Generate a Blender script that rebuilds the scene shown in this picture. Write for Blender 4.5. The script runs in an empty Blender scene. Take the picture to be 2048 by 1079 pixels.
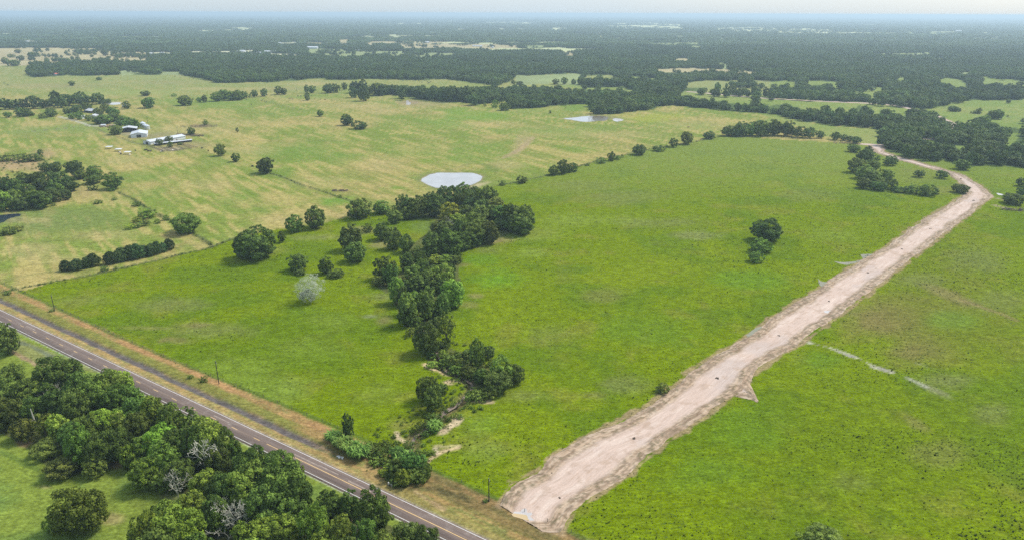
import bpy, math, random
import numpy as np

# ------------------------------------------------------------------ camera, light, exposure
sc = bpy.context.scene
COL = sc.collection
random.seed(7)
rng = np.random.default_rng(11)

H = 140.0                      # flying height of the camera
FPX, CX, CY = 1400.0, 1024.0, 539.5
HZ = 26.5                      # picture row of the level line at the centre column
PITCH = math.atan((CY - HZ) / FPX)
ROLL = 0.0036

cam_d = bpy.data.cameras.new('camera')
cam = bpy.data.objects.new('camera', cam_d)
COL.objects.link(cam)
cam_d.sensor_width = 36.0
cam_d.lens = 36.0 * FPX / 2048.0
cam_d.clip_start = 1.0
cam_d.clip_end = 200000.0
cam.location = (0, 0, H)
from mathutils import Matrix, Vector
CAMROT = (Matrix.Rotation(math.pi / 2 - PITCH, 3, 'X') @ Matrix.Rotation(ROLL, 3, 'Z'))
cam.rotation_euler = CAMROT.to_euler()
sc.camera = cam
RM = np.array(CAMROT)

HAZE = 1.12e-4
SUN_EL, SUN_AZ = math.radians(52), math.radians(62)      # azimuth measured from +Y towards +X
world = bpy.data.worlds.new('World')
sc.world = world
world.use_nodes = True
nt = world.node_tree
nt.nodes.clear()
def N(nt, typ, **kw):
    n = nt.nodes.new(typ)
    for k, v in kw.items():
        setattr(n, k, v)
    return n
sky = N(nt, 'ShaderNodeTexSky', sky_type='NISHITA', sun_disc=False)
sky.sun_elevation = SUN_EL
sky.sun_rotation = SUN_AZ
sky.altitude = 140
sky.air_density = 1.0
sky.dust_density = 2.0
sky.ozone_density = 1.0
# thin overcast: the blue sky shows through a pale cloud sheet with soft thin and thick areas
tc = N(nt, 'ShaderNodeTexCoord')
mp = N(nt, 'ShaderNodeMapping'); mp.inputs['Scale'].default_value = (1.2, 1.2, 5.0)
nz = N(nt, 'ShaderNodeTexNoise'); nz.inputs['Scale'].default_value = 1.3; nz.inputs['Detail'].default_value = 4
rp = N(nt, 'ShaderNodeMapRange'); rp.inputs['From Min'].default_value = 0.35; rp.inputs['From Max'].default_value = 0.7
rp.inputs['To Min'].default_value = 0.62; rp.inputs['To Max'].default_value = 0.86
mx = N(nt, 'ShaderNodeMix', data_type='RGBA')
mx.inputs['B'].default_value = (2.18, 2.66, 3.05, 1)
bg = N(nt, 'ShaderNodeBackground'); bg.inputs['Strength'].default_value = 0.135
wo = N(nt, 'ShaderNodeOutputWorld')
L = nt.links.new
L(tc.outputs['Generated'], mp.inputs['Vector']); L(mp.outputs[0], nz.inputs['Vector'])
L(nz.outputs['Fac'], rp.inputs['Value']); L(rp.outputs[0], mx.inputs['Factor'])
L(sky.outputs[0], mx.inputs['A']); L(mx.outputs['Result'], bg.inputs['Color']); L(bg.outputs[0], wo.inputs[0])

sd = bpy.data.lights.new('sun', 'SUN')
sd.energy = 2.25
sd.angle = math.radians(14)
sd.color = (1.0, 0.95, 0.87)
sun = bpy.data.objects.new('sun', sd)
COL.objects.link(sun)
sdir = Vector((math.sin(SUN_AZ) * math.cos(SUN_EL), math.cos(SUN_AZ) * math.cos(SUN_EL), math.sin(SUN_EL)))
sun.rotation_euler = sdir.to_track_quat('Z', 'Y').to_euler()

sc.view_settings.view_transform = 'Standard'
sc.view_settings.look = 'None'
sc.view_settings.gamma = 1.0
sc.view_settings.use_curve_mapping = False
sc.view_settings.exposure = 1.15
sc.render.engine = 'CYCLES'
cy = sc.cycles
cy.max_bounces = 4; cy.diffuse_bounces = 2; cy.glossy_bounces = 2; cy.transmission_bounces = 2
cy.volume_bounces = 0; cy.transparent_max_bounces = 4
cy.use_denoising = False
cy.sample_clamp_indirect = 6.0

# ------------------------------------------------------------------ pictures rows to places on the ground
def ground(px, py, z=0.0):
    px = np.asarray(px, float); py = np.asarray(py, float)
    a = (px - CX) / FPX; b = -(py - CY) / FPX
    d = [RM[i, 0] * a + RM[i, 1] * b - RM[i, 2] for i in range(3)]
    t = (z - H) / np.minimum(d[2], -1e-5)
    return d[0] * t, d[1] * t
def gp(px, py, z=0.0):
    x, y = ground(px, py, z)
    return float(x), float(y)
def project(x, y, z):
    v = np.stack([np.asarray(x, float), np.asarray(y, float), np.asarray(z, float) - H + 0 * np.asarray(x, float)], 0)
    c = np.tensordot(RM.T, v, 1)
    w = np.maximum(-c[2], 1e-3)
    return CX + FPX * c[0] / w, CY - FPX * c[1] / w, w

CROPS = dict(a1=(0, 0, .2502), a2=(512, 0, .2502), a3=(1024, 0, .2502), a4=(1536, 0, .2502),
             b1=(0, 270, .2502), b2=(512, 270, .2502), b3=(1024, 270, .2502), b4=(1536, 270, .2502),
             c1=(0, 540, .2502), c2=(512, 540, .2502), c3=(1024, 540, .2502), c4=(1536, 540, .2502),
             d1=(0, 809, .2502), d2=(512, 809, .2502), d3=(1024, 809, .2502), d4=(1536, 809, .2502),
             w1=(0, 640, .2197), w2=(0, 842, .2197), w3=(440, 842, .2197), k1=(680, 360, .1956),
             k2=(700, 500, .1761), k3=(760, 660, .1761), k4=(640, 830, .1761), f1=(120, 190, .1465), p=(0, 0, 1.0))
def cp(crop, pts):
    ox, oy, s = CROPS[crop]
    return [(ox + x * s, oy + y * s) for x, y in pts]

# ------------------------------------------------------------------ small numeric helpers
def h2(ix, iy, seed):
    n = (ix.astype(np.int64) * 374761393 + iy.astype(np.int64) * 668265263 + seed * 2147483647) & 0xFFFFFFFF
    n = ((n ^ (n >> 13)) * 1274126177) & 0xFFFFFFFF
    n = (n ^ (n >> 16)) & 0xFFFFFFFF
    return n / 4294967295.0
def vnoise(x, y, seed=0):
    ix = np.floor(x); iy = np.floor(y)
    fx = x - ix; fy = y - iy
    fx = fx * fx * (3 - 2 * fx); fy = fy * fy * (3 - 2 * fy)
    a = h2(ix, iy, seed); b = h2(ix + 1, iy, seed); c = h2(ix, iy + 1, seed); d = h2(ix + 1, iy + 1, seed)
    return (a * (1 - fx) + b * fx) * (1 - fy) + (c * (1 - fx) + d * fx) * fy
def fbm(x, y, scale, oct=4, seed=0):
    s = 0; amp = 1; tot = 0; f = 1.0 / scale
    for o in range(oct):
        s = s + amp * vnoise(x * f + 17.3 * o, y * f - 9.1 * o, seed + o); tot += amp
        amp *= .55; f *= 2.03
    return s / tot
def inpoly(px, py, poly):
    px = np.asarray(px, float); py = np.asarray(py, float)
    r = np.zeros(px.shape, bool)
    n = len(poly)
    for i in range(n):
        x1, y1 = poly[i]; x2, y2 = poly[(i + 1) % n]
        if y1 == y2: continue
        c = ((y1 > py) != (y2 > py)) & (px < (x2 - x1) * (py - y1) / (y2 - y1) + x1)
        r ^= c
    return r
def polydist(x, y, pts):
    """distance to a polyline and the arc length along it"""
    best = np.full(np.shape(x), 1e9); arc = np.zeros(np.shape(x)); s = 0
    for (x1, y1), (x2, y2) in zip(pts[:-1], pts[1:]):
        dx, dy = x2 - x1, y2 - y1; l = math.hypot(dx, dy) + 1e-9
        t = np.clip(((x - x1) * dx + (y - y1) * dy) / l / l, 0, 1)
        d = np.hypot(x - x1 - t * dx, y - y1 - t * dy)
        m = d < best
        best = np.where(m, d, best); arc = np.where(m, s + t * l, arc); s += l
    return best, arc
def smooth(a, b, x):
    t = np.clip((x - a) / (b - a), 0, 1)
    return t * t * (3 - 2 * t)

# ------------------------------------------------------------------ mesh helpers
def mesh_np(name, verts, faces, mats=(), colors=None, uv=None, smooth_=False, face_attr=None, mat_idx=None):
    """verts Nx3, faces MxK (all the same K), colours per vertex"""
    me = bpy.data.meshes.new(name)
    verts = np.asarray(verts, np.float32); faces = np.asarray(faces, np.int32)
    k = faces.shape[1]
    me.vertices.add(len(verts)); me.vertices.foreach_set('co', verts.ravel())
    me.loops.add(faces.size); me.loops.foreach_set('vertex_index', faces.ravel())
    me.polygons.add(len(faces))
    me.polygons.foreach_set('loop_start', np.arange(0, faces.size, k, dtype=np.int32))
    me.polygons.foreach_set('loop_total', np.full(len(faces), k, np.int32))
    if smooth_: me.polygons.foreach_set('use_smooth', np.ones(len(faces), bool))
    if mat_idx is not None: me.polygons.foreach_set('material_index', np.asarray(mat_idx, np.int32))
    for nm, c in (colors or {}).items():
        c = np.asarray(c, np.float32)
        if c.ndim == 1:
            at = me.attributes.new(nm, 'FLOAT', 'POINT'); at.data.foreach_set('value', c)
        else:
            if c.shape[1] == 3: c = np.concatenate([c, np.ones((len(c), 1), np.float32)], 1)
            at = me.attributes.new(nm, 'FLOAT_COLOR', 'POINT'); at.data.foreach_set('color', c.ravel())
    if face_attr is not None:
        at = me.attributes.new('tone', 'FLOAT', 'FACE'); at.data.foreach_set('value', np.asarray(face_attr, np.float32))
    for m in mats: me.materials.append(m)
    if uv is not None:
        l = me.uv_layers.new(name='UVMap')
        l.data.foreach_set('uv', np.asarray(uv, np.float32)[faces.ravel()].ravel())
    me.update(); me.validate()
    return me
class MB:
    """collects boxes, tubes and loose faces into one mesh"""
    def __init__(s): s.v = []; s.f = []; s.m = []
    def add(s, vs, fs, mi=0):
        o = len(s.v); s.v += [tuple(v) for v in vs]; s.f += [tuple(i + o for i in f) for f in fs]; s.m += [mi] * len(fs); return s
    def box(s, x0, x1, y0, y1, z0, z1, mi=0):
        return s.add([(x0, y0, z0), (x1, y0, z0), (x1, y1, z0), (x0, y1, z0), (x0, y0, z1), (x1, y0, z1), (x1, y1, z1), (x0, y1, z1)],
                     [(3, 2, 1, 0), (4, 5, 6, 7), (0, 1, 5, 4), (1, 2, 6, 5), (2, 3, 7, 6), (3, 0, 4, 7)], mi)
    def tube(s, pts, rads, n=6, mi=0, cap=True):
        rings = []
        P = [Vector(p) for p in pts]
        for i, p in enumerate(P):
            d = (P[min(i + 1, len(P) - 1)] - P[max(i - 1, 0)]).normalized()
            u = d.orthogonal().normalized(); w = d.cross(u)
            rings.append([p + (u * math.cos(2 * math.pi * k / n) + w * math.sin(2 * math.pi * k / n)) * rads[i] for k in range(n)])
        vs = [v for r in rings for v in r]; fs = []
        for i in range(len(P) - 1):
            for k in range(n):
                fs.append((i * n + k, i * n + (k + 1) % n, (i + 1) * n + (k + 1) % n, (i + 1) * n + k))
        if cap: fs.append(tuple(range(n - 1, -1, -1))); fs.append(tuple((len(P) - 1) * n + k for k in range(n)))
        return s.add(vs, fs, mi)
    def mesh(s, name, *mats):
        me = bpy.data.meshes.new(name); me.from_pydata(s.v, [], s.f); me.update()
        for m in mats: me.materials.append(m)
        if len(mats) > 1: me.polygons.foreach_set('material_index', np.array(s.m, np.int32))
        return me
def link(name, me, parent=None, loc=(0, 0, 0), rz=0.0, scl=(1, 1, 1)):
    o = bpy.data.objects.new(name, me); COL.objects.link(o)
    o.location = loc; o.rotation_euler = (0, 0, rz); o.scale = scl
    if parent is not None: o.parent = parent
    return o
def tag(o, label=None, cat=None, group=None, kind=None):
    if label: o['label'] = label
    if cat: o['category'] = cat
    if group: o['group'] = group
    if kind: o['kind'] = kind
    return o
def thing(name, loc, label, cat, group=None, rz=0.0):
    o = link(name, None, None, loc, rz); o.empty_display_size = 1
    return tag(o, label, cat, group)

# ------------------------------------------------------------------ materials
def newmat(name):
    m = bpy.data.materials.new(name); m.use_nodes = True
    nt = m.node_tree; nt.nodes.clear()
    out = nt.nodes.new('ShaderNodeOutputMaterial')
    b = nt.nodes.new('ShaderNodeBsdfPrincipled')
    nt.links.new(b.outputs[0], out.inputs[0])
    return m, nt, b, out
def noise_n(nt, scale, detail=4, vec=None, rough=.55, mapping=None):
    n = N(nt, 'ShaderNodeTexNoise'); n.inputs['Scale'].default_value = scale; n.inputs['Detail'].default_value = detail
    n.inputs['Roughness'].default_value = rough
    if vec is not None:
        if mapping:
            m = N(nt, 'ShaderNodeMapping'); m.inputs['Scale'].default_value = mapping[0]; m.inputs['Rotation'].default_value = mapping[1]
            nt.links.new(vec, m.inputs['Vector']); vec = m.outputs[0]
        nt.links.new(vec, n.inputs['Vector'])
    return n.outputs['Fac']
def rng_n(nt, val, a, b, c=0., d=1.):
    r = N(nt, 'ShaderNodeMapRange'); nt.links.new(val, r.inputs['Value'])
    for k, v in zip(('From Min', 'From Max', 'To Min', 'To Max'), (a, b, c, d)): r.inputs[k].default_value = v
    return r.outputs[0]
def math_n(nt, op, a, b=None):
    m = N(nt, 'ShaderNodeMath', operation=op)
    for i, v in enumerate((a, b)):
        if v is None: continue
        if isinstance(v, (int, float)): m.inputs[i].default_value = v
        else: nt.links.new(v, m.inputs[i])
    return m.outputs[0]
def mix_n(nt, fac, a, b, blend='MIX'):
    m = N(nt, 'ShaderNodeMix', data_type='RGBA', blend_type=blend)
    for k, v in (('Factor', fac), ('A', a), ('B', b)):
        if isinstance(v, (int, float)): m.inputs[k].default_value = v
        elif isinstance(v, tuple): m.inputs[k].default_value = (*v, 1)
        else: nt.links.new(v, m.inputs[k])
    return m.outputs['Result']
def attr_n(nt, name, out='Fac', typ='GEOMETRY'):
    a = N(nt, 'ShaderNodeAttribute', attribute_name=name); a.attribute_type = typ
    return a.outputs[out]
def scale_col(nt, col, fac):
    v = N(nt, 'ShaderNodeVectorMath', operation='SCALE')
    nt.links.new(col, v.inputs[0])
    if isinstance(fac, (int, float)): v.inputs['Scale'].default_value = fac
    else: nt.links.new(fac, v.inputs['Scale'])
    return v.outputs[0]
def bump_n(nt, b, height, strength, dist):
    bm = N(nt, 'ShaderNodeBump'); bm.inputs['Strength'].default_value = strength; bm.inputs['Distance'].default_value = dist
    nt.links.new(height, bm.inputs['Height']); nt.links.new(bm.outputs[0], b.inputs['Normal'])
def plain(name, col, rough=.8, var=.25, scale=2.0, metal=0., spec=.3):
    m, nt, b, out = newmat(name)
    g = N(nt, 'ShaderNodeNewGeometry')
    f = rng_n(nt, noise_n(nt, scale, 5, g.outputs['Position']), .3, .7, 1 - var, 1 + var)
    c = N(nt, 'ShaderNodeRGB'); c.outputs[0].default_value = (*col, 1)
    nt.links.new(scale_col(nt, c.outputs[0], f), b.inputs['Base Color'])
    b.inputs['Roughness'].default_value = rough; b.inputs['Metallic'].default_value = metal
    b.inputs['Specular IOR Level'].default_value = spec
    return m
def leaf_mat(name, dark, light, trans=.25, v0=.68, v1=1.38):
    m, nt, b, out = newmat(name)
    oi = N(nt, 'ShaderNodeObjectInfo')
    tone = attr_n(nt, 'tone')
    c = mix_n(nt, tone, dark, light)
    c = mix_n(nt, 1.0, c, oi.outputs['Color'], 'MULTIPLY')
    c = scale_col(nt, c, rng_n(nt, oi.outputs['Random'], 0, 1, v0, v1))
    hs = N(nt, 'ShaderNodeHueSaturation'); nt.links.new(c, hs.inputs['Color'])
    r2 = math_n(nt, 'FRACT', math_n(nt, 'MULTIPLY', oi.outputs['Random'], 7.31))
    nt.links.new(rng_n(nt, r2, 0, 1, .486, .516), hs.inputs['Hue'])
    ge = N(nt, 'ShaderNodeNewGeometry')
    stand = math_n(nt, 'MULTIPLY', rng_n(nt, noise_n(nt, .02, 3, ge.outputs['Position']), .3, .7, .72, 1.3), rng_n(nt, noise_n(nt, .0025, 3, ge.outputs['Position']), .3, .7, .8, 1.2))
    nt.links.new(stand, hs.inputs['Value'])
    nt.links.new(hs.outputs[0], b.inputs['Base Color'])
    b.inputs['Roughness'].default_value = .65; b.inputs['Specular IOR Level'].default_value = .12
    tr = N(nt, 'ShaderNodeBsdfTranslucent')
    nt.links.new(hs.outputs[0], tr.inputs['Color'])
    ms = N(nt, 'ShaderNodeMixShader'); ms.inputs[0].default_value = trans
    nt.links.new(b.outputs[0], ms.inputs[1]); nt.links.new(tr.outputs[0], ms.inputs[2])
    nt.links.new(ms.outputs[0], out.inputs[0])
    return m
M = {}
M['leaf'] = leaf_mat('oak_leaves', (.034, .060, .010), (.200, .280, .045), .24)
M['wood'] = leaf_mat('woodland_leaves', (.036, .066, .014), (.165, .235, .050), .24, .86, 1.16)
M['farwood'] = leaf_mat('far_woodland_leaves', (.040, .074, .018), (.135, .195, .050), .24, .92, 1.08)
M['cedar'] = leaf_mat('cedar_needles', (.022, .042, .012), (.07, .115, .03), .15)
M['reed'] = leaf_mat('reed_leaves', (.10, .19, .025), (.30, .43, .09), .3)
M['bark'] = plain('bark', (.11, .09, .07), .9, .35, 1.5)
M['deadwood'] = plain('bleached_wood', (.36, .35, .28), .9, .25, 1.5)
M['greytwig'] = plain('grey_twigs', (.38, .41, .30), .9, .25, 2.5)
M['brush'] = plain('dead_brush', (.10, .075, .055), .95, .4, 1.0)
M['whitepaint'] = plain('white_painted_metal', (.56, .57, .58), .45, .08, .3)
M['roofmetal'] = plain('pale_metal_roof', (.50, .52, .55), .35, .10, .4, .0, .5)
M['redroof'] = plain('red_roof', (.48, .13, .08), .6, .15, .5)
M['silver'] = plain('galvanised_steel', (.62, .64, .66), .35, .12, .6, .6)
M['darkopen'] = plain('dark_timber_and_shade', (.05, .045, .04), .9, .3, .5)  # timber walls and doors, and the shade inside openings put in as colour
M['polewood'] = plain('creosote_wood', (.045, .035, .03), .85, .3, 3.)
M['post'] = plain('weathered_post', (.16, .13, .10), .9, .3, 2.)
M['cowblack'] = plain('black_hide', (.018, .015, .014), .7, .3, 3.)
M['cowwhite'] = plain('pale_hide', (.62, .56, .48), .7, .2, 3.)
M['cowred'] = plain('reddish_hide', (.17, .07, .04), .7, .2, 3.)
M['glass'] = plain('window_glass', (.04, .05, .06), .15, .1, 1., 0, .6)
M['whitestone'] = plain('pale_rubble', (.6, .58, .54), .9, .2, 1.)
M['iron'] = plain('galvanised_fitting', (.35, .35, .36), .5, .2, 2., .5)

# ------------------------------------------------------------------ highway frame (origin, direction, side)
_c = [gp(20.5, 640), gp(122, 689.2), gp(207.5, 731.2), gp(338.7, 794.5)]
_u = [gp(0, 618.75), gp(400, 810), gp(512, 863), gp(974.5, 1079)]
_l = [gp(0, 642), gp(200, 740), gp(608, 941.5), gp(894.5, 1079)]
def _fit(ps):
    p = np.array(ps); c = p.mean(0); u, s, vt = np.linalg.svd(p - c); return c, vt[0]
cu, du = _fit(_u); cl, dl = _fit(_l)
RD = du / np.linalg.norm(du) + dl * np.sign(du @ dl) / np.linalg.norm(dl); RD /= np.linalg.norm(RD)
if RD[0] < 0: RD = -RD                       # towards the lower right of the picture
RN = np.array([-RD[1], RD[0]])               # towards the pasture
RO = (cu + cl) / 2
HALF = abs((cu - cl) @ RN) / 2               # white line to centre
def road_st(x, y):
    return (x - RO[0]) * RD[0] + (y - RO[1]) * RD[1], (x - RO[0]) * RN[0] + (y - RO[1]) * RN[1]
def road_xy(s, t):
    return RO[0] + s * RD[0] + t * RN[0], RO[1] + s * RD[1] + t * RN[1]
S_LEFT = road_st(*gp(0, 630))[0]
S_END = road_st(*gp(930, 1079))[0]

# ------------------------------------------------------------------ outlines read off the photograph (picture points on the ground)
CREEK = cp('k2', [(790, 790), (800, 870)]) + cp('k3', [(600, 190), (650, 260), (690, 340), (695, 410), (760, 465), (880, 500), (980, 560), (1045, 610), (1040, 690), (970, 740), (870, 850), (740, 915), (680, 980), (665, 1030)]) + \
        cp('k4', [(1360, 30), (1300, 90), (1190, 170), (1090, 230), (1050, 300), (1035, 390), (1000, 450)])
CREEK_W = [gp(*p) for p in CREEK]
LUSH = [(20, 588), (120, 560), (200, 545), (350, 512), (425, 494), (470, 474), (560, 458), (620, 452), (690, 436), (740, 425), (800, 420), (880, 395),
        (960, 378), (1000, 371), (1100, 350), (1200, 320), (1300, 299), (1375, 287), (1420, 276), (1450, 272), (1700, 288), (1740, 292), (1780, 262), (1960, 250),
        (2100, 240), (2700, 260), (4200, 400), (4200, 1500), (1200, 1500), (660, 905)]
# visible clearings in the far woods: (polygon, kind)  kind: t tan field, g green field, p pale
CLEAR = [
 ('a1', [(-400, 395), (200, 382), (810, 388), (830, 412), (1165, 420), (1175, 450), (1190, 488), (870, 490), (800, 470), (700, 486), (560, 478), (480, 492), (330, 515), (200, 530), (-100, 515), (-400, 520)], 't'),
 ('a1', [(930, 575), (1060, 560), (1170, 556), (1170, 590), (1030, 602), (930, 606)], 'g'),
 ('a1', [(1250, 575), (1480, 570), (1480, 600), (1250, 602)], 'g'),
 ('a1', [(1180, 421), (1410, 419), (1420, 431), (1180, 433)], 'p'), ('a1', [(1540, 412), (2060, 404), (2060, 423), (1540, 421)], 'p'),
 ('a1', [(-100, 266), (150, 268), (150, 274), (-100, 274)], 'p'), ('a1', [(355, 280), (600, 280), (600, 287), (355, 287)], 'p'),
 ('a1', [(140, 322), (310, 330), (310, 338), (140, 332)], 'p'), ('a1', [(1560, 240), (2046, 232), (2046, 240), (1560, 250)], 'g'),
 ('a1', [(1820, 222), (2046, 218), (2046, 225), (1820, 229)], 'g'),
 ('a2', [(-20, 424), (370, 432), (370, 443), (-20, 436)], 'p'), ('a2', [(410, 340), (570, 342), (570, 352), (410, 350)], 't'),
 ('a2', [(155, 340), (355, 336), (355, 346), (155, 348)], 'p'),
 ('a2', [(620, 318), (760, 313), (870, 325), (860, 340), (800, 320), (700, 328), (690, 352), (620, 350)], 't'),
 ('a2', [(900, 340), (1250, 326), (1400, 332), (1700, 345), (1960, 355), (2060, 366), (2060, 396), (1950, 400), (1500, 378), (1450, 384), (1300, 384), (1180, 380), (1150, 350), (1000, 350), (950, 366), (900, 350)], 't'),
 ('a2', [(430, 390), (650, 393), (680, 408), (850, 403), (960, 415), (1200, 405), (1300, 415), (1570, 430), (1560, 442), (1420, 458), (1330, 460), (1200, 425), (1100, 445), (1000, 430), (850, 445), (600, 452), (450, 440)], 'g'),
 ('a2', [(720, 550), (830, 546), (840, 562), (760, 574)], 'g'), ('a2', [(860, 560), (910, 556), (915, 582), (880, 578)], 'g'),
 ('a2', [(1060, 185), (1350, 182), (1350, 191), (1060, 191)], 'p'), ('a2', [(1150, 161), (1215, 161), (1215, 167), (1150, 167)], 'p'),
 ('a2', [(1450, 170), (1600, 169), (1600, 178), (1450, 178)], 'p'), ('a2', [(1840, 176), (2060, 172), (2060, 186), (1840, 184)], 'p'),
 ('a2', [(1690, 170), (1780, 170), (1780, 177), (1690, 177)], 'p'), ('a2', [(1900, 233), (2000, 233), (2000, 240), (1900, 240)], 'p'),
 ('a2', [(1570, 231), (1680, 231), (1680, 240), (1570, 240)], 'p'), ('a2', [(1350, 258), (1490, 256), (1490, 266), (1350, 270)], 'g'),
 ('a3', [(-20, 168), (160, 178), (180, 194), (-20, 192)], 'g'), ('a3', [(300, 224), (400, 222), (430, 240), (330, 242)], 'g'),
 ('a3', [(595, 214), (700, 214), (700, 221), (595, 221)], 'p'), ('a3', [(648, 250), (675, 252), (708, 308), (684, 306)], 'p'),
 ('a3', [(720, 206), (800, 186), (1120, 182), (1330, 196), (1340, 232), (1150, 234), (1080, 216), (1040, 232), (760, 222)], 'g'),
 ('a3', [(1570, 245), (1640, 222), (2060, 218), (2060, 252), (1900, 250), (1850, 262), (1740, 242), (1640, 252)], 'g'),
 ('a3', [(1010, 345), (1060, 322), (1110, 330), (1120, 342), (1390, 338), (1400, 352), (1440, 330), (1525, 338), (1500, 380), (1430, 378), (1390, 358), (1010, 350)], 'g'),
 ('a3', [(100, 362), (160, 357), (245, 362), (240, 380), (160, 375), (130, 392)], 'g'), ('a3', [(-20, 364), (45, 366), (45, 390), (-20, 395)], 't'),
 ('a3', [(395, 408), (510, 408), (515, 430), (505, 452), (440, 450), (395, 440)], 't'), ('a3', [(1255, 478), (1320, 466), (1420, 474), (1400, 486), (1255, 482)], 't'),
 ('a3', [(1645, 497), (1720, 493), (1705, 545), (1680, 548), (1690, 520)], 'g'),
 ('a3', [(1135, 555), (1360, 545), (1400, 540), (1700, 550), (1800, 565), (1950, 580), (1950, 600), (1700, 580), (1500, 568), (1450, 578), (1370, 580), (1200, 582)], 't'),
 ('a3', [(1650, 305), (1690, 300), (1690, 322), (1650, 325)], 'p'), ('a3', [(790, 292), (880, 290), (880, 318), (790, 318)], 'p'), ('a3', [(1300, 286), (1340, 284), (1340, 300), (1300, 300)], 'p'),
 ('a3', [(-20, 610), (300, 598), (560, 588), (600, 604), (560, 640), (545, 690), (300, 665), (0, 690)], 'g'),
 ('a3', [(600, 604), (800, 606), (800, 636), (660, 634), (600, 640)], 't'), ('a3', [(880, 616), (1150, 630), (1150, 645), (880, 636)], 'g'),
 ('a3', [(560, 680), (700, 705), (850, 702), (945, 738), (935, 756), (820, 735), (690, 715), (500, 700), (400, 695), (380, 678)], 'g'),
 ('a3', [(1560, 640), (2060, 645), (2060, 740), (1960, 770), (1900, 745), (1560, 730), (1560, 700), (1390, 700), (1370, 670), (1440, 660)], 't'),
 ('a3', [(1310, 745), (1400, 728), (1650, 740), (2060, 772), (2060, 838), (1750, 830), (1600, 800), (1480, 790), (1400, 760), (1310, 768)], 'g'),
 ('a4', [(0, 218), (460, 236), (530, 260), (500, 275), (380, 265), (250, 270), (0, 245)], 'g'), ('a4', [(520, 254), (1000, 262), (1000, 274), (800, 270), (520, 276)], 'p'),
 ('a4', [(1060, 262), (1150, 252), (1530, 250), (1535, 268), (1350, 284), (1150, 278)], 'g'), ('a4', [(1560, 261), (1790, 263), (1790, 270), (1560, 268)], 'p'),
 ('a4', [(1590, 296), (1840, 292), (1835, 313), (1700, 316), (1590, 306)], 'g'), ('a4', [(1920, 256), (2100, 250), (2100, 292), (1960, 290), (2000, 268)], 'p'),
 ('a4', [(1150, 308), (1500, 304), (1500, 314), (1150, 316)], 'p'), ('a4', [(680, 193), (880, 198), (880, 205), (680, 202)], 'p'),
 ('a4', [(1090, 204), (1480, 206), (1480, 212), (1090, 211)], 'p'),
 ('a4', [(800, 420), (940, 418), (1060, 426), (1280, 422), (1290, 445), (1200, 448), (1040, 438), (860, 432)], 'g'),
 ('a4', [(1310, 458), (1420, 454), (1420, 476), (1310, 474)], 'g'), ('a4', [(1540, 576), (1640, 573), (1640, 590), (1540, 590)], 'g'),
 ('a4', [(1040, 612), (1115, 612), (1110, 650), (1050, 655)], 'g'), ('a4', [(1090, 588), (1200, 585), (1200, 606), (1110, 610)], 'g'),
 ('a4', [(0, 648), (230, 650), (225, 700), (30, 702), (0, 690)], 'g'), ('a4', [(280, 652), (570, 655), (585, 722), (530, 715), (470, 690), (290, 690)], 'g'),
 ('a4', [(700, 740), (800, 700), (920, 700), (920, 740), (840, 760), (880, 800), (800, 802), (780, 765), (720, 755)], 'g'),
 ('a4', [(1330, 650), (1450, 625), (1560, 640), (1610, 690), (1580, 722), (1500, 700), (1480, 680), (1340, 680)], 'g'),
 ('a4', [(1740, 615), (1900, 630), (2100, 660), (2100, 695), (1850, 670), (1780, 665), (1795, 730), (1755, 730)], 'g'),
 ('a4', [(980, 740), (1010, 735), (1020, 790), (985, 790)], 'g'), 
 # road strip field and the right hand meadows
 ('a4', [(-10, 785), (600, 812), (900, 828), (1100, 858), (1260, 870), (1400, 850), (1490, 825), (1600, 805), (1900, 800), (2500, 780), (2500, 940), (2046, 950), (2046, 1010), (2500, 1100), (2046, 1030), (1900, 1020), (1780, 1032), (1770, 985),
         (1680, 955), (1650, 935), (1640, 960), (1530, 1000), (1510, 1040), (1420, 985), (1400, 940), (1330, 930), (1290, 890), (1200, 880), (1080, 920), (1050, 950), (960, 880), (880, 920), (850, 880), (760, 850), (640, 900), (520, 890), (420, 880), (240, 870), (120, 838), (-10, 855)], 'g'),
 ('b4', [(1200, 20), (1330, 5), (1340, 60), (1480, 75), (1560, 30), (1600, 60), (1520, 118), (1440, 90), (1320, 78), (1190, 50)], 'g'),
 ('b4', [(1860, 0), (2046, -10), (2046, 10), (1960, 40), (1900, 90), (1840, 80)], 'g'),
 # meadow between the two right hand belts
 ('a4', [(-10, 922), (100, 934), (300, 970), (520, 1010), (650, 1022), (830, 1022), (885, 1030), (880, 1079), (900, 1160), (750, 1150), (560, 1110), (430, 1098), (390, 1058), (280, 1012), (150, 972), (60, 975), (-10, 968)], 'g'),
 ('a3', [(890, 905), (1320, 848), (1560, 872), (2046, 918), (2046, 965), (1980, 960), (1850, 985), (1740, 1040), (1700, 1079), (890, 1079)], 'n'),
]
CLEARP = [(cp(c, p), k) for c, p, k in CLEAR]
# front edge of the woods: everything above this line and outside a clearing is wooded
BX = np.array([-2000, 0, 50, 51, 62, 80, 125, 232, 370, 435, 480, 535, 560, 630, 700, 770, 890, 910, 970, 1000, 1024, 1164, 1166, 1184, 1186, 1245, 1312, 1354, 1411, 1440, 1536, 1561, 1611, 1666, 1745, 1765, 1770, 1800, 1848, 1886, 1911, 1941, 1981, 2046, 4500])
BY = np.array([98, 98, 98, 150, 156, 154, 152, 151, 150, 167, 166, 165, 161, 159, 160, 159, 159, 163, 167, 172, 152, 147, 205, 207, 230, 229, 216, 211, 215, 222, 228, 232, 242, 251, 255, 262, 302, 311, 317, 317, 322, 330, 329, 336, 420.])
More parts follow.
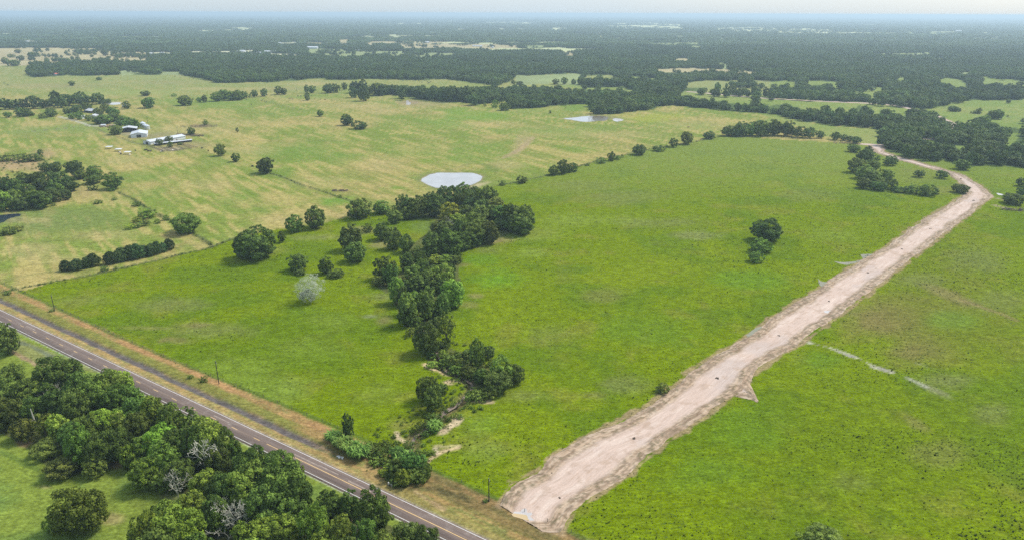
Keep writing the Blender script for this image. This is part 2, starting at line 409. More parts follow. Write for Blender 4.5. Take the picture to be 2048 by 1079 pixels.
# separate belts and copses in front of that line: polygons of tree bases
BELTS = [
 ('a3', [(-20, 875), (60, 868), (160, 868), (230, 862), (300, 848), (640, 830), (640, 760), (300, 735), (-20, 728)]),
 ('a2', [(960, 762), (1100, 758), (1250, 785), (1420, 803), (1620, 812), (1740, 838), (1850, 828), (2046, 800), (2046, 748), (1850, 735), (1500, 740), (1300, 735), (1150, 725), (1000, 715)]),
]
BELTP = [cp(c, p) for c, p in BELTS]
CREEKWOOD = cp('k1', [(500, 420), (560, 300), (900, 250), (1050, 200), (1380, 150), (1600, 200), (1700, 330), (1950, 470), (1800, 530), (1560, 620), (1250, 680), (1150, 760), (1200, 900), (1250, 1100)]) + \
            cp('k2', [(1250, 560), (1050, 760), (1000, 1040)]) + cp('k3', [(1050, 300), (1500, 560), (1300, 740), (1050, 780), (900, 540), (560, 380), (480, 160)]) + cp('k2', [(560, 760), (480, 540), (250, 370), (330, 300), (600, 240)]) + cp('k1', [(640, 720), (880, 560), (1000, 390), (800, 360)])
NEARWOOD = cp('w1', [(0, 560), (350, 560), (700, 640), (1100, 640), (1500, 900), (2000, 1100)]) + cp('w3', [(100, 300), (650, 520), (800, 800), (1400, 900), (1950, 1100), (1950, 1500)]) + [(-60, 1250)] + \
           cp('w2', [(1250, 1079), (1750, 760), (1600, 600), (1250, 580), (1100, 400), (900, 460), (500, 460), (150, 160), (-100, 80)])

# ------------------------------------------------------------------ the ground sheet
ys = np.concatenate([[5200, 3000, 2200, 1700, 1450, 1350], np.arange(1290, 420, -2.9), np.arange(420, 120, -2.2), np.arange(120, 40, -1.6), np.array([38.5, 37, 35.8, 34.8, 34.0, 33.2, 32.4, 31.7, 31.1, 30.6, 30.2, 29.8])])
xs = np.concatenate([[-3600, -2400, -1600, -1100, -800, -600, -460], np.arange(-360, 2420, 3.9), [2500, 2640, 2820, 3100, 3600, 4400, 5600]])
def ground_flat(px, py):       # level picture rows (no roll), so the sheet has straight rows
    th = PITCH; a = (px - CX) / FPX; b = -(py - CY) / FPX
    fy = math.cos(th) + b * math.sin(th); fz = -math.sin(th) + b * math.cos(th)
    t = -H / np.minimum(fz, -1e-5); return a * t, fy * t
gx, gy = np.meshgrid(xs, ys)
X, Y = ground_flat(gx, gy)
lowest = gy >= 5000
X = np.where(lowest, (gx - CX) * .4, X); Y = np.where(lowest, -500.0, Y)
PX, PY, _w = project(X, Y, 0 * X)
nrow, ncol = X.shape
# outlines waver a little on the ground
ws = np.clip(_w, 100, 4000) / FPX
wx = PX + (fbm(X, Y, 14, 3, 5) - .5) * 9 / ws * .35 + (fbm(X, Y, 2.5, 2, 6) - .5) * 2.0 / ws * .5
wy = PY + (fbm(X, Y, 14, 3, 8) - .5) * 6 / ws * .2 * np.clip(H / np.maximum(_w, 1), 0, 1) * 2
wx = np.where(_w > 2500, PX, wx); wy = np.where(_w > 2500, PY, wy)

def warp_px(px, py, x, y, w):
    k = np.clip(w, 600, 20000) / 20
    s = np.clip(w / 2500, .5, 6)
    dx = (fbm(x / s, y / s, 60, 3, 701) - .5) * 60 * s * FPX / np.maximum(w, 1)
    dy = (fbm(x / s, y / s, 70, 3, 702) - .5) * 120 * s * FPX * H / np.maximum(w, 1) ** 2
    return px + dx, py + dy
def far_glade(x, y, w):
    a = fbm(x / 2.2, y, 330, 3, 731) * .75 + .25 * fbm(x, y, 90, 2, 732)
    return (w > 2700) & (a > np.where(w > 9000, .60, np.where(w > 4000, .61, .635))) & (w < 26000)
def mixc(c, col, m):
    m = np.clip(m, 0, 1)[..., None]
    return c * (1 - m) + np.array(col) * m
n_big = fbm(X, Y, 120, 4, 21); n_mid = fbm(X, Y, 28, 4, 31); n_sm = fbm(X, Y, 5, 3, 41)
# mown streaks of the dry pasture run roughly towards the upper left
sa = math.radians(38)
n_str = fbm((X * math.cos(sa) + Y * math.sin(sa)) * 1.0, (-X * math.sin(sa) + Y * math.cos(sa)) / 9, 3.2, 3, 51) * .6 + .4 * fbm((X * math.cos(sa) + Y * math.sin(sa)) * 1.0, (-X * math.sin(sa) + Y * math.cos(sa)) / 5, 13, 3, 52)
tan_ = np.array((.320, .262, .095)); dgreen = np.array((.162, .212, .036)); lush = np.array((.122, .172, .003))
dry = mixc(np.zeros(X.shape + (3,)) + dgreen, tan_, smooth(.40, .70, n_big * .55 + n_mid * .45))
dry = mixc(dry, tan_ * 1.12, smooth(.5, .64, n_str) * .75)
dry = mixc(dry, dgreen * .85, smooth(.5, .38, n_str) * .6)
dry = mixc(dry, (.21, .17, .07), smooth(.56, .7, n_sm) * .25)
lu = np.zeros(X.shape + (3,)) + lush
n2 = fbm(X, Y, 60, 4, 61); n3 = fbm(X, Y, 16, 4, 71)
lu = mixc(lu, (.142, .190, .005), smooth(.5, .72, n2) * .8)
lu = mixc(lu, (.165, .168, .025), smooth(.55, .74, n3) * .5)
lu = mixc(lu, (.078, .135, .006), smooth(.52, .7, fbm(X, Y, 34, 3, 81)) * .6)
isl = inpoly(wx, wy, LUSH)
C = np.where(isl[..., None], lu, dry)
# the bright meadow turns paler and yellower with distance
C = mixc(C, (.175, .215, .055), np.where(isl, smooth(430, 290, PY) * .55, 0))
# softer light green pasture beyond the middle distance
far = smooth(215, 165, PY)
C = mixc(C, (.215, .235, .080), far * .6)
# colour patches seen in the photograph (centre, half sizes in picture points, colour, strength)
def patch(x, y, rx, ry, col, s, soft=.75, rot=0.):
    global C
    dx = (wx - x); dy = (wy - y)
    if rot:
        c_, s_ = math.cos(math.radians(rot)), math.sin(math.radians(rot))
        dx, dy = dx * c_ + dy * s_, -dx * s_ + dy * c_
    d = np.hypot(dx / rx, dy / ry) + (n_mid - .5) * 1.1 + (n_sm - .5) * .5
    C = mixc(C, col, s * smooth(1.0 + soft * .4, 1.0 - soft, d))
G1 = (.115, .20, .03); BR = (.20, .155, .07); OL = (.15, .165, .05); YG = (.17, .225, .03); TN = (.36, .29, .13)
for a in [(290, 355, 70, 14, G1, .9), (300, 385, 60, 16, G1, .85), (440, 325, 40, 12, G1, .7), (600, 300, 90, 22, G1, .85), (690, 320, 45, 14, G1, .7),
          (830, 300, 90, 16, G1, .6), (930, 320, 70, 16, G1, .7), (960, 292, 90, 14, G1, .6), (1150, 300, 60, 9, G1, .4), (480, 400, 60, 16, G1, .75), (520, 420, 40, 12, G1, .6),
          (670, 402, 48, 11, (.10, .21, .02), .95), (790, 376, 30, 5, (.10, .21, .02), .8), (985, 335, 28, 9, (.09, .15, .025), .9), (1000, 310, 40, 6, G1, .6), (560, 345, 40, 12, G1, .6),
          (150, 440, 120, 26, (.135, .175, .05), .8), (60, 460, 50, 20, (.15, .18, .06), .6), (170, 258, 90, 14, (.17, .22, .06), .7), (60, 262, 60, 14, (.17, .22, .06), .7),
          (420, 205, 110, 16, (.15, .22, .04), .8), (620, 195, 60, 6, G1, .6), (560, 230, 60, 12, G1, .5), (950, 230, 90, 14, (.14, .23, .03), .85), (880, 245, 60, 12, (.14, .22, .035), .7),
          (770, 240, 60, 10, G1, .4), (1100, 220, 80, 10, (.19, .23, .05), .7), (1300, 235, 70, 10, (.24, .27, .035), .9), (1400, 250, 90, 10, (.22, .25, .07), .6), (1150, 216, 30, 8, (.12, .2, .03), .8),
          (1120, 262, 110, 12, (.19, .23, .06), .6), (700, 212, 70, 8, TN, .6), (760, 222, 60, 8, TN, .5), (430, 178, 90, 4, TN, .6), (620, 168, 60, 4, TN, .7), (560, 178, 50, 4, (.3, .25, .14), .5),
          (250, 320, 60, 10, TN, .55), (230, 400, 40, 8, TN, .4), (640, 365, 80, 12, TN, .35), (760, 330, 60, 20, TN, .5), (1040, 290, 30, 14, (.33, .25, .13), .6, .7, -60), (1010, 330, 40, 10, TN, .6),
          (420, 370, 60, 14, TN, .4), (560, 440, 60, 12, TN, .6), (680, 430, 50, 6, TN, .5), (500, 300, 60, 10, TN, .45), (60, 500, 60, 14, TN, .6), (200, 470, 90, 12, TN, .45), (120, 520, 80, 12, TN, .5),
          (30, 330, 80, 14, (.34, .23, .13), .9), (90, 308, 30, 12, (.34, .23, .13), .8), (170, 385, 40, 20, (.30, .23, .10), .7), (50, 510, 20, 6, (.16, .18, .06), .5), (340, 470, 40, 8, (.31, .22, .09), .6), (330, 500, 60, 5, (.33, .24, .11), .7, .7, -18),
          (60, 440, 40, 6, TN, .5), (300, 155, 120, 6, (.21, .25, .08), .6), (100, 172, 120, 6, (.26, .22, .11), .5), (330, 165, 60, 5, (.24, .22, .1), .5), (260, 185, 150, 8, (.21, .26, .07), .6),
          (850, 208, 60, 8, (.28, .23, .12), .6), (1180, 235, 70, 6, TN, .3), (1230, 270, 90, 8, TN, .4), (990, 250, 80, 8, TN, .3), (470, 245, 60, 8, TN, .4), (350, 260, 70, 10, TN, .5), (380, 290, 60, 8, (.28, .22, .11), .7), (440, 262, 50, 9, TN, .45)]:
    patch(*(a[:5] + (a[5] * (.62 if a[4] is G1 else .85),) + a[6:]))
# bright meadow patches
for a in [(1080, 470, 60, 16, YG, .6), (1150, 440, 70, 14, YG, .6), (1260, 440, 60, 12, YG, .4), (1070, 505, 50, 12, YG, .7), (960, 520, 40, 14, (.10, .2, .012), .5), (1000, 560, 60, 22, (.105, .215, .012), .8),
          (1340, 445, 90, 14, OL, .55), (1240, 395, 100, 16, OL, .5), (1160, 370, 80, 14, OL, .45), (1390, 470, 50, 10, (.19, .2, .07), .6), (1620, 390, 60, 12, OL, .35), (1830, 350, 60, 20, OL, .4), (1900, 380, 70, 12, (.17, .17, .05), .5),
          (1780, 640, 120, 50, (.165, .138, .045), 1.0), (1830, 700, 95, 38, (.165, .142, .045), .95), (1900, 620, 160, 160, (.115, .140, .012), .6), (1700, 900, 300, 160, (.100, .148, .004), .6), (1900, 590, 60, 12, BR, .6, .7, 20), (1700, 620, 30, 20, (.15, .14, .045), .5), (1840, 560, 60, 14, OL, .5), (1900, 640, 60, 18, (.115, .19, .02), .6),
          (1960, 520, 80, 30, OL, .45), (2000, 600, 60, 30, OL, .4), (1900, 760, 80, 20, (.15, .17, .05), .7), (1870, 780, 36, 8, (.23, .22, .13), .6, .7, 25), (1880, 905, 55, 30, (.165, .155, .05), .4), (1830, 845, 36, 14, BR, .4, .7, 30), (1990, 820, 40, 24, OL, .5),
          (1700, 960, 60, 30, OL, .35), (1240, 770, 50, 18, OL, .55), (1180, 790, 40, 12, BR, .35), (1060, 790, 60, 16, OL, .5), (1100, 670, 60, 26, OL, .35), (1200, 590, 50, 14, BR, .3), (1210, 627, 12, 3, (.06, .10, .02), .5),
          (940, 610, 22, 8, (.26, .22, .08), .4), (950, 590, 16, 6, (.24, .2, .08), .6), (980, 500, 40, 8, OL, .5), (1000, 480, 30, 6, (.22, .19, .08), .7), (920, 530, 22, 4, BR, .5),
          (420, 660, 110, 18, OL, .6), (330, 610, 90, 16, OL, .55), (170, 600, 90, 14, (.15, .175, .035), .55), (350, 680, 40, 8, BR, .5), (300, 655, 50, 5, (.2, .19, .06), .6), (180, 655, 30, 5, BR, .55), (400, 650, 36, 7, BR, .5),
          (470, 750, 130, 40, (.165, .225, .03), .55), (560, 780, 80, 40, (.17, .23, .035), .6), (350, 760, 70, 24, (.155, .21, .025), .5), (620, 700, 90, 30, (.14, .205, .02), .5), (660, 640, 60, 16, YG, .4), (600, 620, 60, 10, (.08, .15, .015), .5),
          (740, 632, 22, 5, (.24, .24, .2), .35), (770, 640, 26, 14, (.17, .15, .06), .7), (760, 592, 30, 8, (.15, .17, .05), .7), (530, 500, 60, 10, (.17, .18, .05), .6), (640, 475, 70, 8, (.19, .2, .06), .6), (720, 460, 50, 10, (.22, .2, .08), .7), (765, 490, 30, 9, (.22, .19, .08), .7), (850, 455, 40, 14, (.12, .17, .035), .7),
          (760, 780, 60, 30, (.15, .19, .03), .4), (800, 850, 30, 16, (.2, .17, .06), .5), (900, 560, 20, 14, (.13, .17, .03), .5), (980, 900, 60, 30, (.165, .215, .035), .6), (960, 850, 50, 30, (.12, .2, .02), .5), (930, 800, 30, 10, (.17, .17, .06), .6),
          (1500, 860, 90, 50, (.09, .165, .01), .6), (1400, 950, 110, 40, (.10, .175, .012), .6), (1640, 720, 60, 26, (.09, .17, .012), .6), (1500, 560, 80, 20, (.10, .19, .012), .6), (1290, 660, 120, 40, (.09, .165, .012), .5), (1660, 470, 60, 14, YG, .4)]:
    patch(*a)
# strip of woods floor
FX, FY = warp_px(PX, PY, X, Y, _w)
ws_ = (FY < np.interp(FX, BX, BY)) & (PX > -1500)
cl_any = np.zeros(X.shape, bool); cl_col = np.zeros(X.shape + (3,))
for poly, k in CLEARP:
    m = inpoly(FX, FY, poly)
    base = {'t': (.36, .31, .17), 'g': (.26, .29, .11), 'p': (.48, .47, .32), 'n': (.2, .2, .1)}[k]
    if max(p[1] for p in poly) < 78: base = (.50, .52, .30)
    if k == 'g' and 60 < min(p[1] for p in poly) < 150: base = (.23, .27, .12)
    if min(p[1] for p in poly) > 150:
        if k == 'g': C = np.where(m[..., None], C * .35 + np.array((.165, .225, .055)) * .65, C)
        elif k == 't': C = np.where(m[..., None], C * .4 + np.array((.22, .24, .09)) * .6, C)
    else:
        cc = np.array(base) * (0.8 + .4 * fbm(X, Y, 90, 3, 91))[..., None]
        C = np.where(m[..., None], cc, C)
    cl_any |= m
rand_cl = far_glade(X, Y, _w)
C = np.where((rand_cl & ws_)[..., None], (np.array((.36, .38, .20)) * (.7 + .6 * fbm(X, Y, 300, 2, 92))[..., None]), C)
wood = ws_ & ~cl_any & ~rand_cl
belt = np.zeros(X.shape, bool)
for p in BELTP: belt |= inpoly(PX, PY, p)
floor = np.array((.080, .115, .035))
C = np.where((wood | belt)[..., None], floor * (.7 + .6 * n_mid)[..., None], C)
# trodden soil and leaf litter under the creek trees and the roadside wood
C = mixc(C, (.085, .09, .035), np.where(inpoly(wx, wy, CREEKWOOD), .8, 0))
lawnside = road_st(X, Y)[1] < -HALF
lw = np.zeros(X.shape + (3,)) + np.array((.158, .205, .032))
lw = mixc(lw, (.135, .20, .040), smooth(.45, .7, n3)); lw = mixc(lw, (.24, .22, .09), smooth(.6, .75, n2) * .7)
C = np.where(lawnside[..., None], lw, C)
C = mixc(C, (.21, .20, .085), np.where(lawnside & inpoly(PX, PY, cp('w1', [(100, 130), (900, 470), (350, 420), (60, 260)])), .6, 0))
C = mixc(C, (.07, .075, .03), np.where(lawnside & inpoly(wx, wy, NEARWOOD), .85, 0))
for a in [(49, 885, 16, 7, (.30, .2, .1), .8), (232, 930, 20, 12, (.30, .22, .10), .8), (220, 1036, 26, 12, (.25, .2, .09), .7), (90, 975, 16, 5, (.24, .2, .1), .6), (335, 992, 20, 8, (.2, .19, .08), .6), (708, 1050, 14, 26, (.33, .24, .16), .95), (160, 1070, 60, 10, (.10, .15, .03), .6)]:
    patch(*a)
# a mown ditch line on the lawn and the dark seep beside the road
def line(pts, w, col, s, world_pts=False, wob=.6, soft=.5, lim=None):
    global C
    P = pts if world_pts else [gp(*p) for p in pts]
    x0, x1 = min(p[0] for p in P) - 30, max(p[0] for p in P) + 30; y0, y1 = min(p[1] for p in P) - 30, max(p[1] for p in P) + 30
    sel = (X > x0) & (X < x1) & (Y > y0) & (Y < y1)
    if not sel.any(): return
    d, a = polydist(X[sel], Y[sel], P)
    d = d + (n_sm[sel] - .5) * w * wob * 2 + (n_mid[sel] - .5) * w * wob
    C[sel] = mixc(C[sel], col, s * smooth(w * (1 + soft), w * (1 - soft), d))
line(cp('w1', [(150, 190), (300, 240), (450, 320), (500, 350)]), 1.1, (.13, .15, .10), .8)
line(cp('w1', [(80, 270), (200, 330), (340, 410)]), 1.0, (.24, .17, .10), .9)
line(cp('w2', [(0, 270), (100, 320), (250, 395), (350, 440)]), 1.0, (.085, .13, .025), .7)
# verge of the highway: bands that run beside it
s_, t_ = road_st(X, Y)
tt = t_ - HALF + (n_mid - .5) * .9 + (fbm(s_, t_ * 3, 9, 3, 101) - .5) * 1.6
V = smooth(17.2, 16.0, tt) * (t_ > 0)
streak = fbm(s_ / 6, t_, .9, 3, 111)
vg = mixc(np.zeros(X.shape + (3,)) + np.array((.28, .185, .072)), (.18, .18, .055), smooth(.4, .62, streak))
vg = mixc(vg, (.17, .175, .04), smooth(7.0, 8.2, tt) * smooth(13.4, 11.2, tt) * .85)          # green back slope
vg = mixc(vg, (.33, .195, .085), smooth(11.5, 13, tt) * smooth(16.8, 14.5, tt) * (.25 + .75 * smooth(.35, .65, fbm(s_ / 3, t_, 6, 3, 112))))             # bleached strip by the fence
vg = mixc(vg, (.33, .245, .10), smooth(0, .5, tt) * smooth(4.2, 3.4, tt) * .5)
ditch = smooth(3.9, 4.7, tt) * smooth(8.0, 6.6, tt) * smooth(road_st(*gp(690, 915))[0], road_st(*gp(600, 885))[0], s_)
vg = mixc(vg, (.105, .092, .092), ditch * .95)
s_c = road_st(*gp(560, 850))[0]
vg = mixc(vg, (.28, .175, .075), smooth(s_c, s_c + 12, s_) * smooth(7.5, 9, tt) * smooth(16, 12, tt) * .8)
s_d = road_st(*gp(850, 985))[0]
vg = mixc(vg, (.135, .110, .042), smooth(s_d - 12, s_d + 3, s_) * smooth(6.5, 8.5, tt) * (.5 + .5 * smooth(.4, .6, streak)))
vg = mixc(vg, (.19, .18, .05), smooth(s_d - 30, s_d, s_) * smooth(6.5, 4.5, tt) * .6)
C = C * (1 - V[..., None]) + vg * V[..., None]
C = mixc(C, (.42, .40, .37), smooth(.55, .1, np.abs(np.abs(t_) - HALF - .75)) * (.35 + .3 * (t_ < 0)))  # gravelly road edge
# weedy green fringe under the fences
FENCES = {
 'highway': [road_xy(s, HALF + 16.6 + 1.0 * math.sin(s / 40)) for s in np.arange(S_LEFT - 60, road_st(*gp(1130, 1079))[0] + 40, 8) if not (road_st(*gp(690, 905))[0] < s < road_st(*gp(855, 985))[0])],
 'west': [gp(*p) for p in [(8, 583), (60, 573), (120, 561), (180, 551), (250, 535), (350, 512), (425, 494), (470, 476)]],
 'north': [gp(*p) for p in cp('b1', [(945, 460), (1060, 510), (1230, 620), (1370, 690), (1600, 820), (1700, 890)])],
 'pond': [gp(*p) for p in cp('b2', [(60, 300), (180, 325), (330, 385), (540, 455), (640, 490), (790, 540)])],
 'east': [gp(*p) for p in [(1000, 371), (1100, 350), (1200, 320), (1300, 299), (1375, 287), (1420, 277), (1447, 272)]],
}
for k, P in FENCES.items():
    if k == 'highway':
        for i0 in range(0, len(P) - 1, 8): line(P[i0:i0 + 9], .7, (.075, .115, .02), .8, True)
    else: line(P, {'west': 1.3, 'north': 1.5, 'pond': 1.3, 'east': 1.4}[k], (.07, .085, .03), .75, True, 1.2)
line([(0, 560), (90, 545), (200, 520), (300, 505), (400, 488)], 2.0, (.17, .17, .06), .5)
# farm tracks and cow paths
for pts, w, col, s in [(cp('f1', [(-400, 500), (0, 462), (200, 435), (400, 420)]), 1.6, (.16, .15, .09), .8), (cp('f1', [(0, 300), (200, 350), (430, 425), (600, 420)]), 2.2, (.40, .38, .32), .8),
                       (cp('f1', [(430, 425), (620, 520), (800, 575), (1000, 650), (1200, 700), (1400, 770)]), 1.6, (.12, .12, .06), .75), (cp('f1', [(440, 430), (600, 425), (800, 400)]), 3, (.42, .40, .34), .8),
                       (cp('a2', [(50, 800), (150, 830), (280, 860), (400, 878)]), 1.5, (.13, .15, .06), .7), (cp('b2', [(-30, 290), (200, 330), (400, 420), (500, 440)]), 1.8, (.13, .14, .06), .4),
                       (cp('b2', [(1200, 330), (1500, 300), (1700, 230), (1850, 240)]), 2.5, (.2, .17, .08), .35), (cp('b2', [(0, 45), (400, 50), (900, 45), (1500, 25), (2046, 0)]), 2.2, (.14, .15, .06), .3),
                       (cp('b3', [(160, 20), (130, 60), (60, 120), (-60, 180)]), 4, (.33, .24, .14), .6), (cp('a3', [(900, 920), (1100, 940), (1300, 965), (1500, 990), (1700, 1005)]), 1.6, (.15, .13, .06), .5),
                       (cp('a4', [(1380, 860), (1650, 905), (1750, 920), (2046, 948)]), 1.5, (.12, .12, .07), .5), (cp('c4', [(1540, 235), (1700, 290), (1850, 340), (1990, 400)]), 1.5, (.2, .15, .07), .6),
                       (cp('c1', [(1350, 550), (1300, 560)]), 2, BR, .3), (cp('b1', [(240, 870), (600, 820), (900, 740), (1080, 735)]), 1.3, (.12, .13, .05), .4)]:
    line(pts, w, col, s)
# worn soil at the farmyard, corral and pond banks
for a in [(255, 268, 26, 5, (.26, .23, .15), .8), (335, 298, 30, 5, (.27, .22, .15), .8), (300, 272, 60, 8, (.24, .2, .12), .6), (400, 252, 26, 4, (.14, .10, .07), .8), (385, 270, 26, 3, (.14, .10, .07), .7),
          (222, 252, 12, 3, (.36, .24, .17), .9), (232, 206, 16, 2.5, (.55, .5, .42), .8), (820, 205, 26, 5, (.25, .19, .12), .8), (1195, 236, 50, 6, (.20, .18, .08), .8), (905, 362, 72, 22, (.16, .19, .06), .8),
          (950, 372, 30, 4, (.4, .33, .2), .7, .7, -15), (20, 435, 26, 12, (.17, .17, .08), .7), (40, 175, 12, 3, TN, .3), (690, 382, 16, 3, (.2, .14, .09), .6)]:
    patch(*a)
PONDS = [('b2', [(1318, 360), (1350, 335), (1400, 312), (1480, 300), (1600, 300), (1720, 302), (1780, 315), (1812, 335), (1790, 365), (1740, 392), (1690, 405), (1600, 420), (1520, 428), (1450, 424), (1400, 410), (1350, 385)], 'pale grey stock pond in the middle of the dry pasture'),
         ('a3', [(400, 948), (470, 942), (560, 932), (640, 926), (700, 925), (760, 935), (755, 960), (700, 966), (600, 974), (540, 970), (470, 958)], 'long narrow pond below the tall belt of trees'),
         ('a3', [(800, 955), (830, 945), (890, 955), (880, 966), (830, 972)], 'small puddle pond beside the long narrow pond'),
         ('a2', [(1195, 806), (1215, 803), (1240, 830), (1200, 838)], 'tiny white pond before the line of trees'),
         ('a1', [(860, 832), (890, 822), (962, 820), (960, 832), (900, 838)], 'thin pale pond above the farmstead'),
         ('b1', [(-160, 650), (0, 640), (60, 632), (150, 628), (182, 640), (120, 655), (70, 668), (45, 688), (0, 704), (-160, 720)], 'dark reflecting pond at the left edge below the thicket')]
PONDS_E = [[gp(*a) for a in cp(c, p)] for c, p, lab in PONDS[:2]]
# bare creek banks
for pts, w, col, s in [(cp('k3', [(510, 385), (600, 430), (700, 470), (790, 515)]), 1.2, (.58, .42, .27), .95), (cp('k3', [(740, 590), (800, 575), (890, 575)]), 1.3, (.50, .36, .24), .85), (cp('k3', [(760, 600), (820, 610)]), 1.0, (.50, .36, .24), .8),
                       (cp('k3', [(1100, 790), (1180, 800), (1260, 815)]), 1.3, (.48, .34, .24), .8), (cp('k4', [(1370, 175), (1450, 150), (1520, 90), (1560, 45)]), 1.9, (.52, .40, .27), .95),
                       (cp('k4', [(870, 230), (900, 200), (860, 190)]), .8, (.5, .38, .26), .8), (cp('k4', [(860, 235), (920, 280), (980, 305)]), 1.0, (.55, .42, .28), .9), (cp('k4', [(1220, 520), (1320, 440), (1400, 410), (1560, 365)]), 1.2, (.52, .38, .24), .9),
                       (cp('k4', [(1320, 350), (1450, 350), (1580, 340)]), .8, (.42, .34, .20), .7), (cp('k4', [(1300, 380), (1330, 430)]), .8, (.5, .4, .3), .7), (cp('k4', [(1100, 440), (1160, 480)]), 1.0, (.42, .33, .24), .7),
                       (cp('k4', [(500, 600), (650, 690)]), 3.0, (.36, .22, .10), .6), (cp('k4', [(1010, 840), (1100, 830), (1300, 830), (1600, 920), (1700, 980)]), .8, (.06, .055, .025), .8), (cp('k4', [(1080, 870), (1300, 1000), (1400, 1060)]), 1.0, (.36, .24, .14), .7),
                       (cp('k1', [(1180, 700), (1400, 690), (1650, 620)]), 1.6, (.22, .18, .08), .7), (cp('k2', [(230, 370), (400, 400)]), 1.0, (.2, .15, .08), .6), (cp('k2', [(1150, 150), (1250, 140)]), .8, (.2, .15, .1), .6)]:
    line(pts, w * .8, col, s * .85, wob=1.4, soft=.7)
dcr, acr = polydist(X, Y, CREEK_W)
C = mixc(C, (.16, .125, .065), smooth(3.6, 1.2, dcr + (n_sm - .5) * 3.5) * .8)
for pw in PONDS_E: line(pw + [pw[0]], 2.4, (.15, .165, .055), .8, True, 1.0); line(pw + [pw[0]], .9, (.27, .22, .14), .8, True, 1.0)
# wet, pale seep across the right hand meadow
for pts, w, col, s in [(cp('c4', [(250, 560), (340, 580), (500, 620), (640, 670), (760, 720), (860, 775), (980, 810)]), 1.2, (.36, .34, .26), .8), (cp('c4', [(1100, 855), (1180, 890), (1270, 935)]), 1.2, (.34, .33, .27), .6),
                       (cp('c4', [(1180, 740), (1240, 755), (1290, 780)]), 1.0, (.27, .27, .17), .5), (cp('b4', [(1620, 475), (1800, 500), (1900, 520)]), 1.2, (.32, .25, .17), .7), (cp('b4', [(1800, 560), (1930, 590), (2046, 610), (2200, 680)]), 1.6, (.34, .27, .19), .7),
                       (cp('d3', [(-30, 605), (40, 610), (60, 625)]), .8, (.3, .22, .12), .7)]:
    line(pts, w, col, s, wob=1.3)

# low relief: ditch, creek bed, tiny unevenness
Z = -(.55 * smooth(3.6, 5.2, t_ - HALF) * smooth(8.6, 6.8, t_ - HALF)) * (np.abs(s_) < 600) * (s_ < road_st(*gp(640, 890))[0])
Z = Z - .9 * smooth(3.2, 1.2, dcr)
Z = Z + (n_sm - .5) * .25 * smooth(900, 500, _w) * (np.abs(t_) > HALF + 2)
PONDW = []
for c, p, lab in PONDS:
    q = cp(c, p); PONDW.append([gp(*a) for a in q])
    ins = inpoly(PX, PY, q); Z = np.where(ins, np.minimum(Z, 0) - .35, Z)
# dirt road cut: two edges as matching points
DL = [(1000, 1010), (1012, 980), (1024, 966), (1071, 940), (1106, 909), (1149, 884), (1231, 844), (1299, 809), (1357, 765), (1376, 742), (1394, 731), (1462, 692), (1536, 640), (1618, 587), (1691, 540), (1774, 490), (1836, 445), (1896, 410), (1935, 384), (1915, 363), (1896, 347), (1836, 331), (1799, 321), (1749, 305), (1734, 291)]
DR = [(1085, 1062), (1124, 1066), (1150, 1023), (1199, 986), (1242, 959), (1290, 920), (1340, 881), (1425, 815), (1478, 780), (1497, 768), (1511, 745), (1561, 710), (1618, 675), (1706, 612), (1782, 551), (1850, 497), (1900, 460), (1940, 428), (1986, 393), (1963, 371), (1927, 350), (1842, 325), (1801, 314), (1768, 303), (1774, 289)]
DLW = np.array([gp(*p) for p in DL]); DRW = np.array([gp(*p) for p in DR])
DMW = (DLW + DRW) / 2
dpoly = [tuple(p) for p in DLW] + [tuple(p) for p in DRW[::-1]]
inroad = inpoly(X, Y, dpoly)
for E_ in (DLW, DRW):
    for i0 in range(0, len(E_) - 1, 4): line([tuple(p) for p in E_[i0:i0 + 5]], 1.1, (.28, .20, .115), .8, True, 1.9, .4)
_dl, _ = polydist(X, Y, [tuple(p) for p in DLW]); _dr, _ = polydist(X, Y, [tuple(p) for p in DRW])
Z = np.where(inroad & (np.minimum(_dl, _dr) > 4.0), -.30, Z)
nearroad, _a = polydist(X, Y, [tuple(p) for p in DMW])
Z = np.where((nearroad < 22), np.minimum(Z, 0.0) * .5, Z)
# keep the sheet under the asphalt
Z = np.where(np.abs(t_) < HALF + 1.2, -.12, Z)
# tall grass, moundy ground: how rough the sward is
rough = np.where(isl, 1.0, .45) * (1 - .8 * V) * np.where(lawnside, .3, 1)
grass = np.clip(1 - (wood | belt) * 1.0, 0, 1)
fi = np.arange(nrow * ncol).reshape(nrow, ncol)
F = np.stack([fi[:-1, :-1], fi[:-1, 1:], fi[1:, 1:], fi[1:, :-1]], -1).reshape(-1, 4)
m, nt, b, out = newmat('pasture_ground')
g = N(nt, 'ShaderNodeNewGeometry'); P_ = g.outputs['Position']
c = attr_n(nt, 'ground_colour', 'Color')
ro = attr_n(nt, 'rough', 'Fac')
f1 = noise_n(nt, .9, 6, P_, .7); f2 = noise_n(nt, .22, 5, P_, .6); f3 = noise_n(nt, .055, 4, P_, .55)
